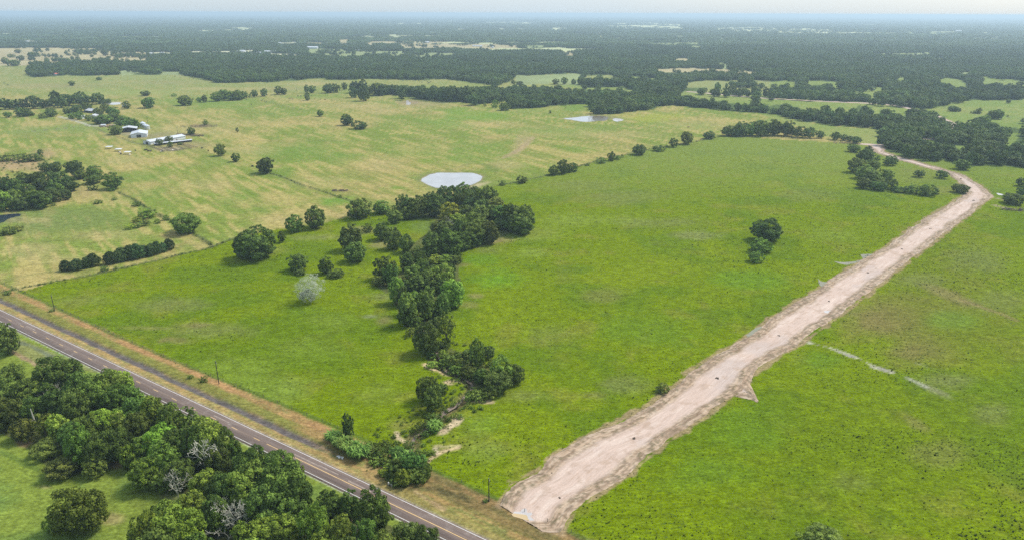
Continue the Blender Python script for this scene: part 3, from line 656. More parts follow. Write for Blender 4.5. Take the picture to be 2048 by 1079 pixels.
# wind-laid grass: finer across than along
f4 = noise_n(nt, 1.0, 4, P_, .65, ((.55, 1.7, 1), (0, 0, math.radians(-28))))
v = math_n(nt, 'MULTIPLY', rng_n(nt, f1, .3, .7, .62, 1.42), rng_n(nt, f2, .3, .7, .76, 1.26))
v = math_n(nt, 'MULTIPLY', v, rng_n(nt, f4, .3, .7, .72, 1.32))
v = math_n(nt, 'MULTIPLY', v, rng_n(nt, noise_n(nt, .35, 4, P_, .6, ((.5, 1.8, 1), (0, 0, math.radians(-25)))), .3, .7, .84, 1.18))
c2 = scale_col(nt, c, v)
tus = math_n(nt, 'MULTIPLY', rng_n(nt, noise_n(nt, .75, 3, P_, .6, ((.7, 1.2, 1), (0, 0, math.radians(-28)))), .57, .66, 0, .8), ro)
tus = math_n(nt, 'MULTIPLY', tus, rng_n(nt, f3, .38, .62, .25, 1))
c3 = mix_n(nt, tus, c2, (.045, .075, .014))
yel = math_n(nt, 'MULTIPLY', rng_n(nt, noise_n(nt, 1.3, 3, P_, .7), .62, .72, 0, .55), rng_n(nt, noise_n(nt, .03, 3, P_), .42, .62, 0, 1))
c4 = mix_n(nt, math_n(nt, 'MULTIPLY', yel, ro), c3, (.26, .29, .07))
nt.links.new(c4, b.inputs['Base Color'])
b.inputs['Roughness'].default_value = 1.0; b.inputs['Specular IOR Level'].default_value = .0
bump_n(nt, b, math_n(nt, 'ADD', f1, f4), .55, .30)
M['ground'] = m
C = C * .83
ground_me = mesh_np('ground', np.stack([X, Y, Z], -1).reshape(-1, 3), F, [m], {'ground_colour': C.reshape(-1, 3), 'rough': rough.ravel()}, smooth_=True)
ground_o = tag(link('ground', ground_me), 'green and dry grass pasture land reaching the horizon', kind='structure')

# ------------------------------------------------------------------ highway: asphalt, lines
m, nt, b, out = newmat('asphalt')
uvn = N(nt, 'ShaderNodeUVMap'); uvn.uv_map = 'UVMap'
sep = N(nt, 'ShaderNodeSeparateXYZ'); nt.links.new(uvn.outputs[0], sep.inputs[0])
g = N(nt, 'ShaderNodeNewGeometry')
fine = noise_n(nt, 6.0, 3, g.outputs['Position'], .7)
strk = noise_n(nt, 1.0, 5, uvn.outputs[0], .6, ((.05, 1.3, 1), (0, 0, 0)))
blot = noise_n(nt, .25, 4, g.outputs['Position'], .6)
c = mix_n(nt, rng_n(nt, strk, .35, .68), (.106, .076, .062), (.185, .138, .112))
c = mix_n(nt, rng_n(nt, blot, .56, .7, 0, .5), c, (.26, .22, .19))
# paler wheel tracks
at_ = math_n(nt, 'ABSOLUTE', math_n(nt, 'SUBTRACT', math_n(nt, 'ABSOLUTE', sep.outputs[1]), 1.6))
c = mix_n(nt, rng_n(nt, at_, .45, 1.0, .32, 0), c, (.09, .072, .072))
c = scale_col(nt, c, rng_n(nt, fine, .3, .7, .85, 1.15))
nt.links.new(c, b.inputs['Base Color']); b.inputs['Roughness'].default_value = .85; b.inputs['Specular IOR Level'].default_value = .25
M['asphalt'] = m
def paint(name, col, wear):
    m, nt, b, out = newmat(name)
    g = N(nt, 'ShaderNodeNewGeometry')
    w = noise_n(nt, 1.1, 5, g.outputs['Position'], .65)
    nt.links.new(mix_n(nt, rng_n(nt, w, .56, .68, 0, wear), col, (.22, .19, .17)), b.inputs['Base Color']); b.inputs['Roughness'].default_value = .7
    return m
M['wpaint'] = paint('white_road_paint', (.56, .55, .52), .8); M['ypaint'] = paint('yellow_road_paint', (.60, .40, .17), .7)
def strip(name, s0, s1, t0, t1, z, mat, parent, ds=6.0):
    n = max(1, int((s1 - s0) / ds)); ss = np.linspace(s0, s1, n + 1)
    v = []; uv = []
    for s in ss:
        for t in (t0, t1):
            x, y = road_xy(s, t); v.append((x, y, z)); uv.append((s, t))
    f = [(2 * i, 2 * i + 2, 2 * i + 3, 2 * i + 1) for i in range(n)]
    return link(name, mesh_np(name, v, f, [mat], uv=uv), parent)
SA, SB = S_LEFT - 260, S_END + 120
# asphalt slab with sloping edges
ss = np.linspace(SA, SB, 120); prof = [(-HALF - .9, -.35), (-HALF - .55, .10), (0, .17), (HALF + .55, .10), (HALF + .9, -.35)]
v = []; uv = []
for s in ss:
    for t, z in prof:
        x, y = road_xy(s, t); v.append((x, y, z)); uv.append((s, t))
f = [(i * 5 + k, i * 5 + 5 + k, i * 5 + 6 + k, i * 5 + 1 + k) for i in range(len(ss) - 1) for k in range(4)]
road = tag(link('highway', mesh_np('highway', v, f, [M['asphalt']], uv=uv)), 'two-lane asphalt highway with white edge lines', kind='structure')
def zr(t): return .17 - .07 * abs(t) / (HALF + .55)
strip('edge_line', SA, SB, HALF - .09, HALF + .09, zr(HALF) + .012, M['wpaint'], road)
strip('edge_line', SA, SB, -HALF - .10, -HALF + .08, zr(HALF) + .012, M['wpaint'], road)
s0 = road_st(*gp(20.5, 640))[0]; sS = road_st(*gp(531, 889))[0]
k = -14
while True:
    s = s0 + 12.19 * k
    if s > sS - 4: break
    strip('lane_dash', s - 1.6, s + 1.6, -.10, .10, zr(0) + .012, M['ypaint'], road); k += 1
strip('centre_line', sS, SB, -.10, .12, zr(0) + .012, M['ypaint'], road)
# turning stripes of patched tarmac
m_p = plain('tarmac_patch', (.25, .20, .165), .85, .3, .6)
for px, py, ln, t in [(555, 957, 12, 1.2), (610, 972, 9, 1.4), (700, 986, 10, .9), (458, 830, 9, 1.3), (240, 733, 10, -1.4), (60, 656, 9, 1.3)]:
    s = road_st(*gp(px, py))[0]
    strip('patch', s - ln / 2, s + ln / 2, t - .22, t + .22, zr(t) + .008, m_p, road, 3)

# ------------------------------------------------------------------ graded dirt road
def resample(A, B, step):
    mid = (A + B) / 2; seg = np.hypot(*np.diff(mid, axis=0).T); cum = np.concatenate([[0], np.cumsum(seg)])
    n = int(cum[-1] / step); t = np.linspace(0, cum[-1], n)
    g_ = lambda Q: np.stack([np.interp(t, cum, Q[:, 0]), np.interp(t, cum, Q[:, 1])], 1)
    a, b_ = g_(A), g_(B)
    for _ in range(4):
        a[1:-1] = (a[:-2] + 2 * a[1:-1] + a[2:]) / 4; b_[1:-1] = (b_[:-2] + 2 * b_[1:-1] + b_[2:]) / 4
    return a, b_, t
def dirt_strip(name, A, B, step, ncols, berm, label):
    a, b_, t = resample(A, B, step)
    nr = len(t); e1 = fbm(t, t * 0, 17, 3, 201) - .5; e2 = fbm(t, t * 0 + 50, 17, 3, 202) - .5
    wdt = np.hypot(*(b_ - a).T)
    # a dozer piles soil along each side unevenly: the edges wander
    e1 = e1 * 1.0 + .18 * (fbm(t, t * 0, 1.2, 2, 221) - .5); e2 = e2 * 1.0 + .18 * (fbm(t, t * 0 + 9, 1.2, 2, 222) - .5)
    u0 = -.0 + e1 * 4.4 / wdt; u1 = 1.0 + e2 * 4.4 / wdt
    uu = np.linspace(0, 1, ncols)
    U = u0[:, None] * (1 - uu) + u1[:, None] * uu
    XX = a[:, 0:1] * (1 - U) + b_[:, 0:1] * U; YY = a[:, 1:2] * (1 - U) + b_[:, 1:2] * U
    W = wdt[:, None] * np.ones_like(U); dl = uu[None, :] * W; dr = (1 - uu[None, :]) * W
    de = np.minimum(dl, dr); T = t[:, None] * np.ones_like(U)
    bw = berm * (.75 + .6 * fbm(T, 0 * T + (dl < dr) * 90, 14, 3, 203))
    rid = smooth(0, bw * .35, de) * smooth(bw * 1.1, bw * .55, de)
    wt = fbm(T / 12, de * 1.0, .50, 3, 204)          # long ruts that run with the road
    clod = fbm(XX, YY, .9, 3, 205)
    zz = .02 + rid * (.22 + .50 * (wt - .4) + .45 * (clod - .5)) + (fbm(T / 4, U * W, 1.6, 3, 206) - .5) * .10
    zz = np.where(de < .05, -.14, zz)
    bm_ = smooth(bw * 1.25, bw * .75, de + (clod - .5) * 1.2)
    smoothc = np.array((.46, .352, .275)); wet = np.array((.40, .325, .27)); pale = np.array((.53, .425, .34))
    base = mixc(np.zeros(XX.shape + (3,)) + smoothc, pale, smooth(.5, .72, fbm(T / 5, U * W, 2.5, 4, 207)) * .8)
    base = mixc(base, wet, smooth(.5, .68, fbm(XX, YY, 22, 3, 208)) * .7)
    base = mixc(base, (.34, .24, .165), smooth(.60, .74, fbm(T / 6, U * W, .9, 3, 209)) * .45)
    base = mixc(base, (.32, .225, .15), smooth(.62, .70, fbm(XX, YY, 3.5, 4, 212)) * .45)
    bc = mixc(np.zeros(XX.shape + (3,)) + np.array((.37, .27, .175)), (.25, .175, .11), smooth(.44, .60, wt))
    bc = mixc(bc, (.46, .36, .25), smooth(.54, .66, fbm(T / 14, de, .6, 3, 211)) * .7)
    bc = mixc(bc, (.12, .08, .045), smooth(.54, .64, fbm(XX, YY, 1.3, 2, 213)) * .55)
    bc = mixc(bc, (.12, .10, .045), smooth(.56, .68, clod) * .75)
    col = base * (1 - bm_[..., None]) + bc * bm_[..., None]
    col = col * np.array((.93, .92, .96))
    idx = np.arange(nr * ncols).reshape(nr, ncols)
    F = np.stack([idx[:-1, :-1], idx[:-1, 1:], idx[1:, 1:], idx[1:, :-1]], -1).reshape(-1, 4)
    me = mesh_np(name, np.stack([XX, YY, zz], -1).reshape(-1, 3), F, [M['dirt']], {'dirt_colour': col.reshape(-1, 3)}, smooth_=True, uv=np.stack([T.ravel(), (U * W).ravel()], 1))
    return tag(link(name, me), label, kind='structure')
m, nt, b, out = newmat('graded_dirt')
g = N(nt, 'ShaderNodeNewGeometry'); uvn = N(nt, 'ShaderNodeUVMap'); uvn.uv_map = 'UVMap'
c = attr_n(nt, 'dirt_colour', 'Color')
f1 = noise_n(nt, 1.6, 6, g.outputs['Position'], .7); f2 = noise_n(nt, 1.0, 5, uvn.outputs[0], .6, ((.12, 1.5, 1), (0, 0, 0)))
c = scale_col(nt, c, math_n(nt, 'MULTIPLY', rng_n(nt, f1, .3, .7, .86, 1.12), rng_n(nt, f2, .3, .7, .88, 1.12)))
wv = N(nt, 'ShaderNodeTexWave', wave_type='BANDS'); wv.bands_direction = 'Y'
mpn = N(nt, 'ShaderNodeMapping'); mpn.inputs['Scale'].default_value = (.15, .8, 1); nt.links.new(uvn.outputs[0], mpn.inputs[0]); nt.links.new(mpn.outputs[0], wv.inputs[0])
wv.inputs['Scale'].default_value = .35; wv.inputs['Distortion'].default_value = 14; wv.inputs['Detail'].default_value = 3; wv.inputs['Detail Scale'].default_value = 1.2
c = mix_n(nt, rng_n(nt, wv.outputs[1], .0, .07, .22, 0), c, (.27, .195, .135))
nt.links.new(c, b.inputs['Base Color']); b.inputs['Specular IOR Level'].default_value = .3
nt.links.new(rng_n(nt, noise_n(nt, .12, 3, g.outputs['Position']), .45, .6, .95, .7), b.inputs['Roughness'])
bump_n(nt, b, math_n(nt, 'ADD', f1, f2), .5, .12)
M['dirt'] = m
dirt_road = dirt_strip('dirt_road', DLW, DRW, .7, 64, 5.6, 'pale graded dirt road with rutted soil banks')
# churned spur where machines turned off
def blob(name, crop, pts, z, mat, label=None, kind='structure', parent=None, sub=5, wob=.12, seed=0):
    P = np.array([gp(*p) for p in (pts if crop is None else cp(crop, pts))])
    n = len(P); t = np.arange(0, n, 1 / sub)
    Q = np.zeros((len(t), 2))
    for i, tt_ in enumerate(t):         # closed Catmull-Rom outline
        k = int(tt_); u = tt_ - k; p0, p1, p2, p3 = P[(k - 1) % n], P[k % n], P[(k + 1) % n], P[(k + 2) % n]
        Q[i] = .5 * ((2 * p1) + (-p0 + p2) * u + (2 * p0 - 5 * p1 + 4 * p2 - p3) * u * u + (-p0 + 3 * p1 - 3 * p2 + p3) * u ** 3)
    c = Q.mean(0); r = 1 + (fbm(t * 3, t * 0 + seed, 1.3, 3, 301) - .5) * wob * 2
    Q = c + (Q - c) * r[:, None]
    me = bpy.data.meshes.new(name)
    me.from_pydata([(q[0], q[1], z) for q in Q], [], [tuple(range(len(Q)))]); me.update()
    if me.polygons[0].normal.z < 0: me.flip_normals()
    me.materials.append(mat)
    o = link(name, me, parent); 
    if parent is None: tag(o, label, kind=kind)
    return o
A = np.array([gp(*p) for p in [(1470, 792), (1490, 796), (1503, 801), (1514, 805)]]); B = np.array([gp(*p) for p in [(1498, 765), (1505, 775), (1512, 788), (1518, 800)]])
dirt_strip('dirt_spur', A, B, .6, 24, 5.0, 'churned muddy spur beside the dirt road')
# far continuation of the dirt road
FR = np.array([gp(*p) for p in [(1372, 183.5), (1400, 185.5), (1436, 189), (1480, 193), (1536, 197.5), (1600, 201), (1686, 205), (1750, 207.5), (1798, 212), (1831, 220.5), (1855, 228), (1872, 233), (1890, 241), (1904, 250), (1912, 256), (1908, 268), (1880, 278), (1850, 279), (1836, 277)]])
d_ = np.gradient(FR, axis=0); d_ /= np.hypot(*d_.T)[:, None]; nrm = np.stack([-d_[:, 1], d_[:, 0]], 1)
dirt_strip('far_dirt_road', FR + nrm * 7.5, FR - nrm * 7.5, 5.0, 14, 2.4, 'far stretch of the dirt road curving through the meadow')
A = np.array([gp(*p) for p in [(1716, 287), (1728, 286), (1745, 287.5), (1772, 289)]]); B = np.array([gp(*p) for p in [(1716, 289.5), (1728, 290), (1745, 292), (1772, 293)]])
dirt_strip('dirt_turning_area', A, B, 3, 8, 2, 'bare end of the dirt road by the trees')

# ------------------------------------------------------------------ water
def water(name, col, rough=.06, alpha_noise=.0):
    m, nt, b, out = newmat(name)
    g = N(nt, 'ShaderNodeNewGeometry')
    f = noise_n(nt, .08, 3, g.outputs['Position'])
    nt.links.new(mix_n(nt, rng_n(nt, f, .4, .6), col, tuple(c * .88 for c in col)), b.inputs['Base Color'])
    b.inputs['Roughness'].default_value = rough; b.inputs['IOR'].default_value = 1.33
    b.inputs['Specular IOR Level'].default_value = .5
    bump_n(nt, b, noise_n(nt, 1.2, 3, g.outputs['Position']), .05, .03)
    return m
M['pond'] = water('silty_pond_water', (.36, .355, .35), .14); M['mudwater'] = water('muddy_water', (.46, .345, .19), .12); M['darkwater'] = water('dark_pond_water', (.02, .03, .045), .03)
M['palewater'] = water('pale_puddle_water', (.45, .42, .40), .2)
M['seep'] = water('shallow_seep_water', (.20, .195, .14), .7)
for (c, p, lab), nm, mt in zip(PONDS, ['pond', 'pond', 'pond', 'pond', 'pond', 'pond'], ['pond', 'pond', 'palewater', 'palewater', 'palewater', 'darkwater']):
    blob(nm, c, p, -.10, M[mt], lab, sub=5, wob=.04)
blob('pond_shallows', 'a3', [(650, 926), (720, 927), (770, 938), (757, 964), (660, 966)], -.07, water('brown_shallows', (.12, .10, .06), .3), 'brown shallow end of the long narrow pond', wob=.05)
PUD = [('d3', [(0, 870), (20, 850), (60, 852), (90, 830), (115, 832), (125, 860), (160, 860), (150, 890), (175, 920), (150, 935), (100, 900), (30, 890)], 'palewater', 'whitish puddle at the near end of the dirt road'),
       ('d3', [(12, 868), (60, 872), (110, 880), (130, 905), (120, 925), (60, 905), (10, 888)], 'mudwater', 'tan muddy puddle at the near end of the dirt road'),
       ('c4', [(440, 325), (500, 320), (560, 295), (620, 285), (560, 312), (480, 345)], 'palewater', 'thin white puddle along the right bank of the dirt road'),
       ('c4', [(225, 555), (262, 515), (285, 500), (300, 520), (262, 545), (330, 565), (380, 585), (330, 590), (250, 570)], 'palewater', 'white puddle where the seep leaves the dirt road'),
       ('b4', [(740, 955), (780, 950), (850, 955), (800, 985), (700, 1020), (620, 1035), (520, 1005), (600, 1015), (680, 1010), (760, 990)], 'palewater', 'shallow grey puddle in grass left of the dirt road'),
       ('c4', [(400, 70), (425, 88), (490, 100), (470, 120), (415, 125)], 'palewater', 'small grey puddle left of the dirt road in the meadow'),
       ('c3', [(1870, 520), (1920, 480), (1960, 455), (2010, 450), (1960, 490), (1900, 525)], 'palewater', 'narrow grey puddle on the left bank of the dirt road'),
       ('c4', [(930, 30), (965, 8), (985, 10), (960, 30)], 'palewater', 'tiny pale puddle by the right bank'),
       ('c4', [(505, 625), (560, 640), (600, 660), (560, 655), (500, 640)], 'palewater', 'seep puddle nearest the road'),
       ('c4', [(610, 665), (680, 660), (760, 700), (800, 740), (850, 770), (800, 765), (720, 715), (650, 690)], 'palewater', 'long seep puddle in the right meadow'),
       ('c4', [(870, 775), (920, 780), (975, 805), (960, 812), (890, 795)], 'palewater', 'seep puddle past the middle of the wet strip'),
       ('c4', [(1180, 890), (1230, 910), (1275, 938), (1230, 930), (1180, 905)], 'palewater', 'farthest seep puddle at the end of the wet strip'),
       ('b4', [(1830, 465), (1880, 475), (1885, 485), (1840, 478)], 'palewater', 'tiny puddle beyond the bend')]
for i, (c, p, mt, lab) in enumerate(PUD):
    wet_grass = 'seep' in lab or 'grass' in lab or 'meadow' in lab or 'bank of' in lab and 'left' in lab
    blob('puddle', c, p, ((.03 if 'left' in lab else -.05) if wet_grass else .05) if i != 1 else .08, M['seep' if wet_grass else mt], lab, wob=.22, seed=i * 7)
# puddles on grass get a little water at sward height; the creek carries muddy water
cw = CREEK_W; v = []; 
for i, (x, y) in enumerate(cw):
    x0, y0 = cw[max(i - 1, 0)]; x1, y1 = cw[min(i + 1, len(cw) - 1)]
    l = math.hypot(x1 - x0, y1 - y0) + 1e-6; nx, ny = -(y1 - y0) / l, (x1 - x0) / l
    w = .45 + .35 * math.sin(i * 1.7) ** 2 + (.7 if 13 <= i <= 16 else 0)
    v += [(x + nx * w, y + ny * w, -.15), (x - nx * w, y - ny * w, -.15)]
me = mesh_np('creek', v, [(2 * i, 2 * i + 1, 2 * i + 3, 2 * i + 2) for i in range(len(cw) - 1)], [water('creek_water', (.20, .155, .115), .4)])
tag(link('creek', me), 'narrow muddy creek winding between trees', kind='structure')

# ------------------------------------------------------------------ crowns made of leaf clumps
def unit(v): return v / (np.linalg.norm(v, axis=-1, keepdims=True) + 1e-9)
def crown_mesh(name, seed, nclump, nleaf, ls, style='oak', mats=None):
    r = np.random.default_rng(seed)
    i = np.arange(nclump) + .5
    ph = np.arccos(1 - 2 * i / nclump); th = math.pi * (1 + 5 ** .5) * i + r.uniform(0, 6)
    D = np.stack([np.cos(th) * np.sin(ph), np.sin(th) * np.sin(ph), np.cos(ph)], 1)
    D = unit(D + r.normal(0, .16, D.shape))
    if style == 'cedar':
        z = D[:, 2]; rad = np.where(z > 0, 1.0, 1.0); env = np.stack([D[:, 0] * (1.05 - .42 * z), D[:, 1] * (1.05 - .42 * z), z], 1)
        cr = r.uniform(.20, .30, nclump)
    elif style == 'airy':
        env = D * r.uniform(.65, 1.05, (nclump, 1)); cr = r.uniform(.14, .24, nclump)
    else:
        lob = 1 + .11 * np.sin(D[:, 0] * 3.1 + seed) + .08 * np.sin(D[:, 1] * 4.3 + 2 * seed) + .07 * np.sin(D[:, 2] * 5 + seed * 3)
        env = D * lob[:, None]; cr = r.uniform(.15, .30, nclump)
        env[:, 2] = np.where(env[:, 2] < -.55, -.55 + (env[:, 2] + .55) * .6, env[:, 2])
    cen = env * (1 - cr * .85)[:, None] * r.uniform(.80, 1.06, (nclump, 1))
    # a few inner clumps close the crown so it does not look hollow
    ni = max(2, nclump // 4)
    cen = np.concatenate([cen, unit(r.normal(size=(ni, 3))) * r.uniform(.15, .5, (ni, 1))]); cr = np.concatenate([cr, np.full(ni, .34)])
    dd = unit(cen)
    n = len(cen)
    e = unit(r.normal(size=(n, nleaf, 3)) + dd[:, None] * .9 + np.array([0, 0, .35]))
    p = cen[:, None] + e * cr[:, None, None] * r.uniform(.62, 1.08, (n, nleaf, 1)) * np.array([1, 1, .82])
    nm = unit(e * 1.0 + r.normal(0, .38, e.shape) + np.array([0, 0, .15]))
    nm = nm.reshape(-1, 3); p = p.reshape(-1, 3)
    a = unit(np.cross(nm, r.normal(size=nm.shape))); b_ = np.cross(nm, a)
    s = ls * r.uniform(.6, 1.4, (len(p), 1)); el = r.uniform(.45, 1.0, (len(p), 1))
    V = np.stack([p - a * s, p - b_ * s * el + nm * s * .25, p + a * s, p + b_ * s * el - nm * s * .15], 1).reshape(-1, 3)
    F = np.arange(len(V)).reshape(-1, 4)
    ct = r.uniform(0, 1, n); lt = r.uniform(0, 1, (n, nleaf))
    tone = np.clip(.62 * ct[:, None] + .62 * lt - .12, 0, 1).ravel()
    return mesh_np(name, V, F, mats or [M['leaf']], face_attr=tone)
def branches(seed, depth=5, L0=.42, r0=.035, spread=.55, nb=(2, 3), up=.25, lean=(0, 0), n=5, gnarl=.18, minr=.0035):
    R = random.Random(seed); mb = MB()
    def grow(p, d, l, r, k):
        pts = [p]; rads = [r]; q = p; seg = 3 if k < depth - 1 else 2
        for i in range(seg):
            d = (d + Vector((R.gauss(0, gnarl), R.gauss(0, gnarl), R.gauss(0, gnarl * .6) + up * .12))).normalized()
            q = q + d * (l / seg); r2 = r * (1 - .38 * (i + 1) / seg); pts.append(q); rads.append(max(r2, minr))
        mb.tube(pts, rads, n if k < 3 else (4 if k < 4 else 3), cap=False)
        if k >= depth: return
        m_ = R.randint(*nb)
        a0 = R.uniform(0, 6.28)
        for j in range(m_):
            a = a0 + 6.283 * j / m_ + R.uniform(-.5, .5); t = spread * R.uniform(.7, 1.35)
            u = d.orthogonal().normalized(); w = d.cross(u)
            nd = (d * math.cos(t) + (u * math.cos(a) + w * math.sin(a)) * math.sin(t)); nd.z += up * .35; nd.normalize()
            grow(q, nd, l * R.uniform(.62, .88), rads[-1] * .82, k + 1)
        if k >= 1 and R.random() < .5:
            i = 1; a = R.uniform(0, 6.28); u = d.orthogonal().normalized(); w = d.cross(u)
            grow(pts[1], (d * .5 + (u * math.cos(a) + w * math.sin(a))).normalized(), l * .55, rads[1] * .5, k + 2)
    d0 = Vector((lean[0], lean[1], 1)).normalized()
    grow(Vector((0, 0, -.02)), d0, L0, r0, 0)
    return mb
LOD = {}
def lod(kind, lv, i):
    key = (kind, lv, i)
    if key not in LOD:
        nc, nl, ls = {0: (88, 80, .045), 1: (62, 42, .068), 2: (38, 26, .10), 3: (20, 15, .16)}[lv]
        if kind == 'cedar': nc, nl, ls = int(nc * 1.3), nl, ls * .85
        if kind == 'airy': nc = int(nc * .8); nl = int(nl * .45)
        if kind == 'shrub': nc = int(nc * .6)
        LOD[key] = crown_mesh(kind + '_crown', 100 * lv + 7 * i + {'oak': 1, 'cedar': 400, 'airy': 800, 'shrub': 1200}[kind], nc, nl, ls,
                              'oak' if kind == 'shrub' else kind, [M['cedar'] if kind == 'cedar' else M['leaf']])
    return LOD[key]
TRUNK = {}
def trunk_mesh(i, kind):
    if (i, kind) not in TRUNK:
        R = random.Random(i * 13 + 5); mb = MB()
        mb.tube([(0, 0, -.05), (R.uniform(-.02, .02), .01, .3), (R.uniform(-.05, .05), .02, .62)], [.085, .062, .05], 7)
        for j in range(4 if kind != 'shrub' else 3):
            a = j * 1.6 + R.uniform(-.4, .4); z0 = R.uniform(.34, .6)
            mb.tube([(0, 0, z0), (.22 * math.cos(a), .22 * math.sin(a), z0 + .28), (.5 * math.cos(a), .5 * math.sin(a), z0 + R.uniform(.4, .75))], [.042, .03, .014], 5)
        TRUNK[(i, kind)] = mb.mesh('trunk', M['bark'])
    return TRUNK[(i, kind)]
TINT = {'': (1, 1, 1), 'l': (1.45, 1.45, 1.05), 'g': (1.15, 1.02, 1.05), 'y': (1.55, 1.35, .8), 'd': (.75, .78, .85), 'b': (.85, 1.0, 1.15)}
TW = {'': 'dark green', 'l': 'bright green', 'g': 'greyish green', 'y': 'yellowish green', 'd': 'very dark', 'b': 'deep green'}

# ------------------------------------------------------------------ every tree and shrub read off the photograph
# crop, entries: centre x, top, bottom, width [, flags]; s = shrub, c = cedar, a = airy crown, l/g/y/d = leaf tint
T = []   # name of place, group, force, crop, entries
def grove(place, group, crop, entries, force=False): T.append((place, group, crop, entries, force))
grove('at the left edge beside the highway lawn', 'oaks south of the highway', 'w1', [(60, 50, 310, 200, 'B')])
grove('alone on the lawn at bottom left', 'oaks south of the highway', 'w2', [(715, 610, 1040, 440, 'lB')])
grove('beside the lone lawn oak at bottom left', 'shrubs south of the highway', 'w2', [(480, 850, 1000, 150, 'sl')])
grove('in the upper left end of the roadside wood', 'oaks of the roadside wood', 'w1', [(90, 410, 600, 240), (530, 335, 690, 380, 'B'), (720, 470, 800, 260), (-40, 500, 760, 220), (80, 530, 800, 260), (270, 540, 800, 260), (60, 700, 990, 260), (430, 560, 800, 220), (-80, 700, 980, 200)])
grove('in the roadside wood close to the asphalt', 'oaks of the roadside wood', 'w1', [(980, 455, 760, 320, 'B'), (1130, 470, 660, 170, 'l'), (860, 560, 860, 260), (1050, 590, 860, 250), (1190, 590, 830, 220), (1250, 700, 980, 240), (1400, 700, 990, 220, 'l'), (1550, 770, 1080, 240), (1720, 795, 1060, 210, 'a'), (1880, 890, 1180, 280, 'l')])
grove('in the middle of the roadside wood', 'oaks of the roadside wood', 'w1', [(300, 700, 930, 250), (200, 905, 1095, 210, 'g'), (400, 850, 1080, 200, 'la'), (530, 850, 1090, 200, 'l'), (520, 640, 900, 250, 'd'), (690, 620, 940, 260), (620, 760, 960, 200), (980, 805, 1120, 270, 'l'), (800, 855, 1190, 250), (1090, 870, 1150, 220, 'g'), (1250, 840, 1130, 230)])
grove('along the lawn edge of the roadside wood', 'oaks of the roadside wood', 'w2', [(430, 180, 310, 260, 's'), (580, 320, 490, 310, 'g'), (860, 320, 500, 220), (640, 30, 260, 230, 'b'), (720, 60, 420, 260), (880, 120, 430, 240), (1330, 340, 610, 290, 'l'), (1480, 420, 620, 230), (1640, 350, 620, 250), (1190, 200, 430, 220, 'l'), (1050, 60, 380, 240, 'd')])
grove('in the roadside wood behind the dead snag', 'oaks of the roadside wood', 'w2', [(1290, 140, 400, 240), (1440, 30, 360, 300, 'l'), (1490, 220, 540, 300), (1620, 80, 420, 290), (1760, 50, 420, 270), (1910, 60, 420, 270, 'l'), (2010, 220, 520, 240), (1860, 450, 700, 280, 'l'), (2000, 480, 780, 250, 'd')])
grove('in the roadside wood by the bottom edge', 'oaks of the roadside wood', 'w2', [(1760, 650, 960, 290, 'l'), (1500, 760, 1210, 400, 'lB'), (1330, 860, 1300, 300, 'l'), (1680, 800, 1180, 360, 'l'), (1950, 690, 1020, 260), (1400, 1000, 1500, 420), (1750, 1040, 1500, 380)])
grove('in the big crown cluster by the highway', 'oaks of the roadside wood', 'w3', [(50, 70, 420, 220), (130, 200, 470, 180), (300, 260, 640, 320), (500, 290, 700, 380, 'B'), (690, 390, 680, 170), (250, 380, 820, 400, 'B'), (570, 370, 840, 440, 'B'), (700, 520, 870, 290), (110, 480, 830, 300), (410, 560, 960, 400, 'B'), (640, 650, 970, 320)])
grove('in the near wood at the bottom centre', 'oaks of the roadside wood', 'w3', [(560, 860, 1160, 330, 'lB'), (410, 890, 1200, 340, 'l'), (850, 770, 1160, 260, 'l'), (760, 740, 920, 160), (920, 990, 1260, 260, 'l'), (1100, 880, 1200, 260, 'l'), (200, 920, 1160, 200, 'l'), (1000, 640, 900, 250, 'b'), (1180, 650, 900, 190, 'b'), (1390, 650, 1030, 340, 'B'), (1320, 900, 1240, 230)])
grove('at the right tip of the near wood', 'oaks of the roadside wood', 'w3', [(1500, 1030, 1290, 250), (1700, 920, 1170, 250), (1880, 960, 1190, 230), (300, 1080, 1500, 400), (650, 1150, 1560, 400), (1150, 1120, 1560, 400)])

grove('near the fence above the creek wood', 'oaks north of the creek wood', 'k1', [(190, 195, 390, 245, 'B'), (420, 220, 345, 180)])
grove('along the upper arm of the creek wood', 'oaks of the creek wood', 'k1', [(640, 150, 330, 140), (560, 305, 440, 165), (690, 280, 400, 150), (790, 180, 385, 190), (700, 170, 330, 140), (970, 150, 375, 230, 'd'), (860, 150, 300, 120), (940, 125, 280, 130)])
grove('in the creek wood just below the pond', 'oaks of the creek wood', 'k1', [(1050, 65, 240, 150, 'b'), (1150, 55, 240, 140), (1260, 38, 200, 160, 'b'), (1380, 60, 148, 100), (1230, 130, 280, 150), (1325, 180, 290, 140, 'l'), (1120, 160, 270, 120, 'l'), (1320, 110, 240, 120)])
grove('in the creek wood, upper right block', 'oaks of the creek wood', 'k1', [(1530, 68, 270, 200, 'g'), (1440, 110, 290, 150, 'd'), (1590, 170, 330, 180, 'g'), (1450, 200, 340, 170), (1300, 255, 430, 180), (1425, 265, 450, 200), (1560, 255, 430, 190), (1640, 260, 440, 180)])
grove('at the right end of the creek wood', 'oaks of the creek wood', 'k1', [(1750, 240, 490, 220), (1870, 260, 520, 240), (1850, 340, 550, 290, 'B'), (1730, 390, 510, 180), (1630, 390, 500, 140)])
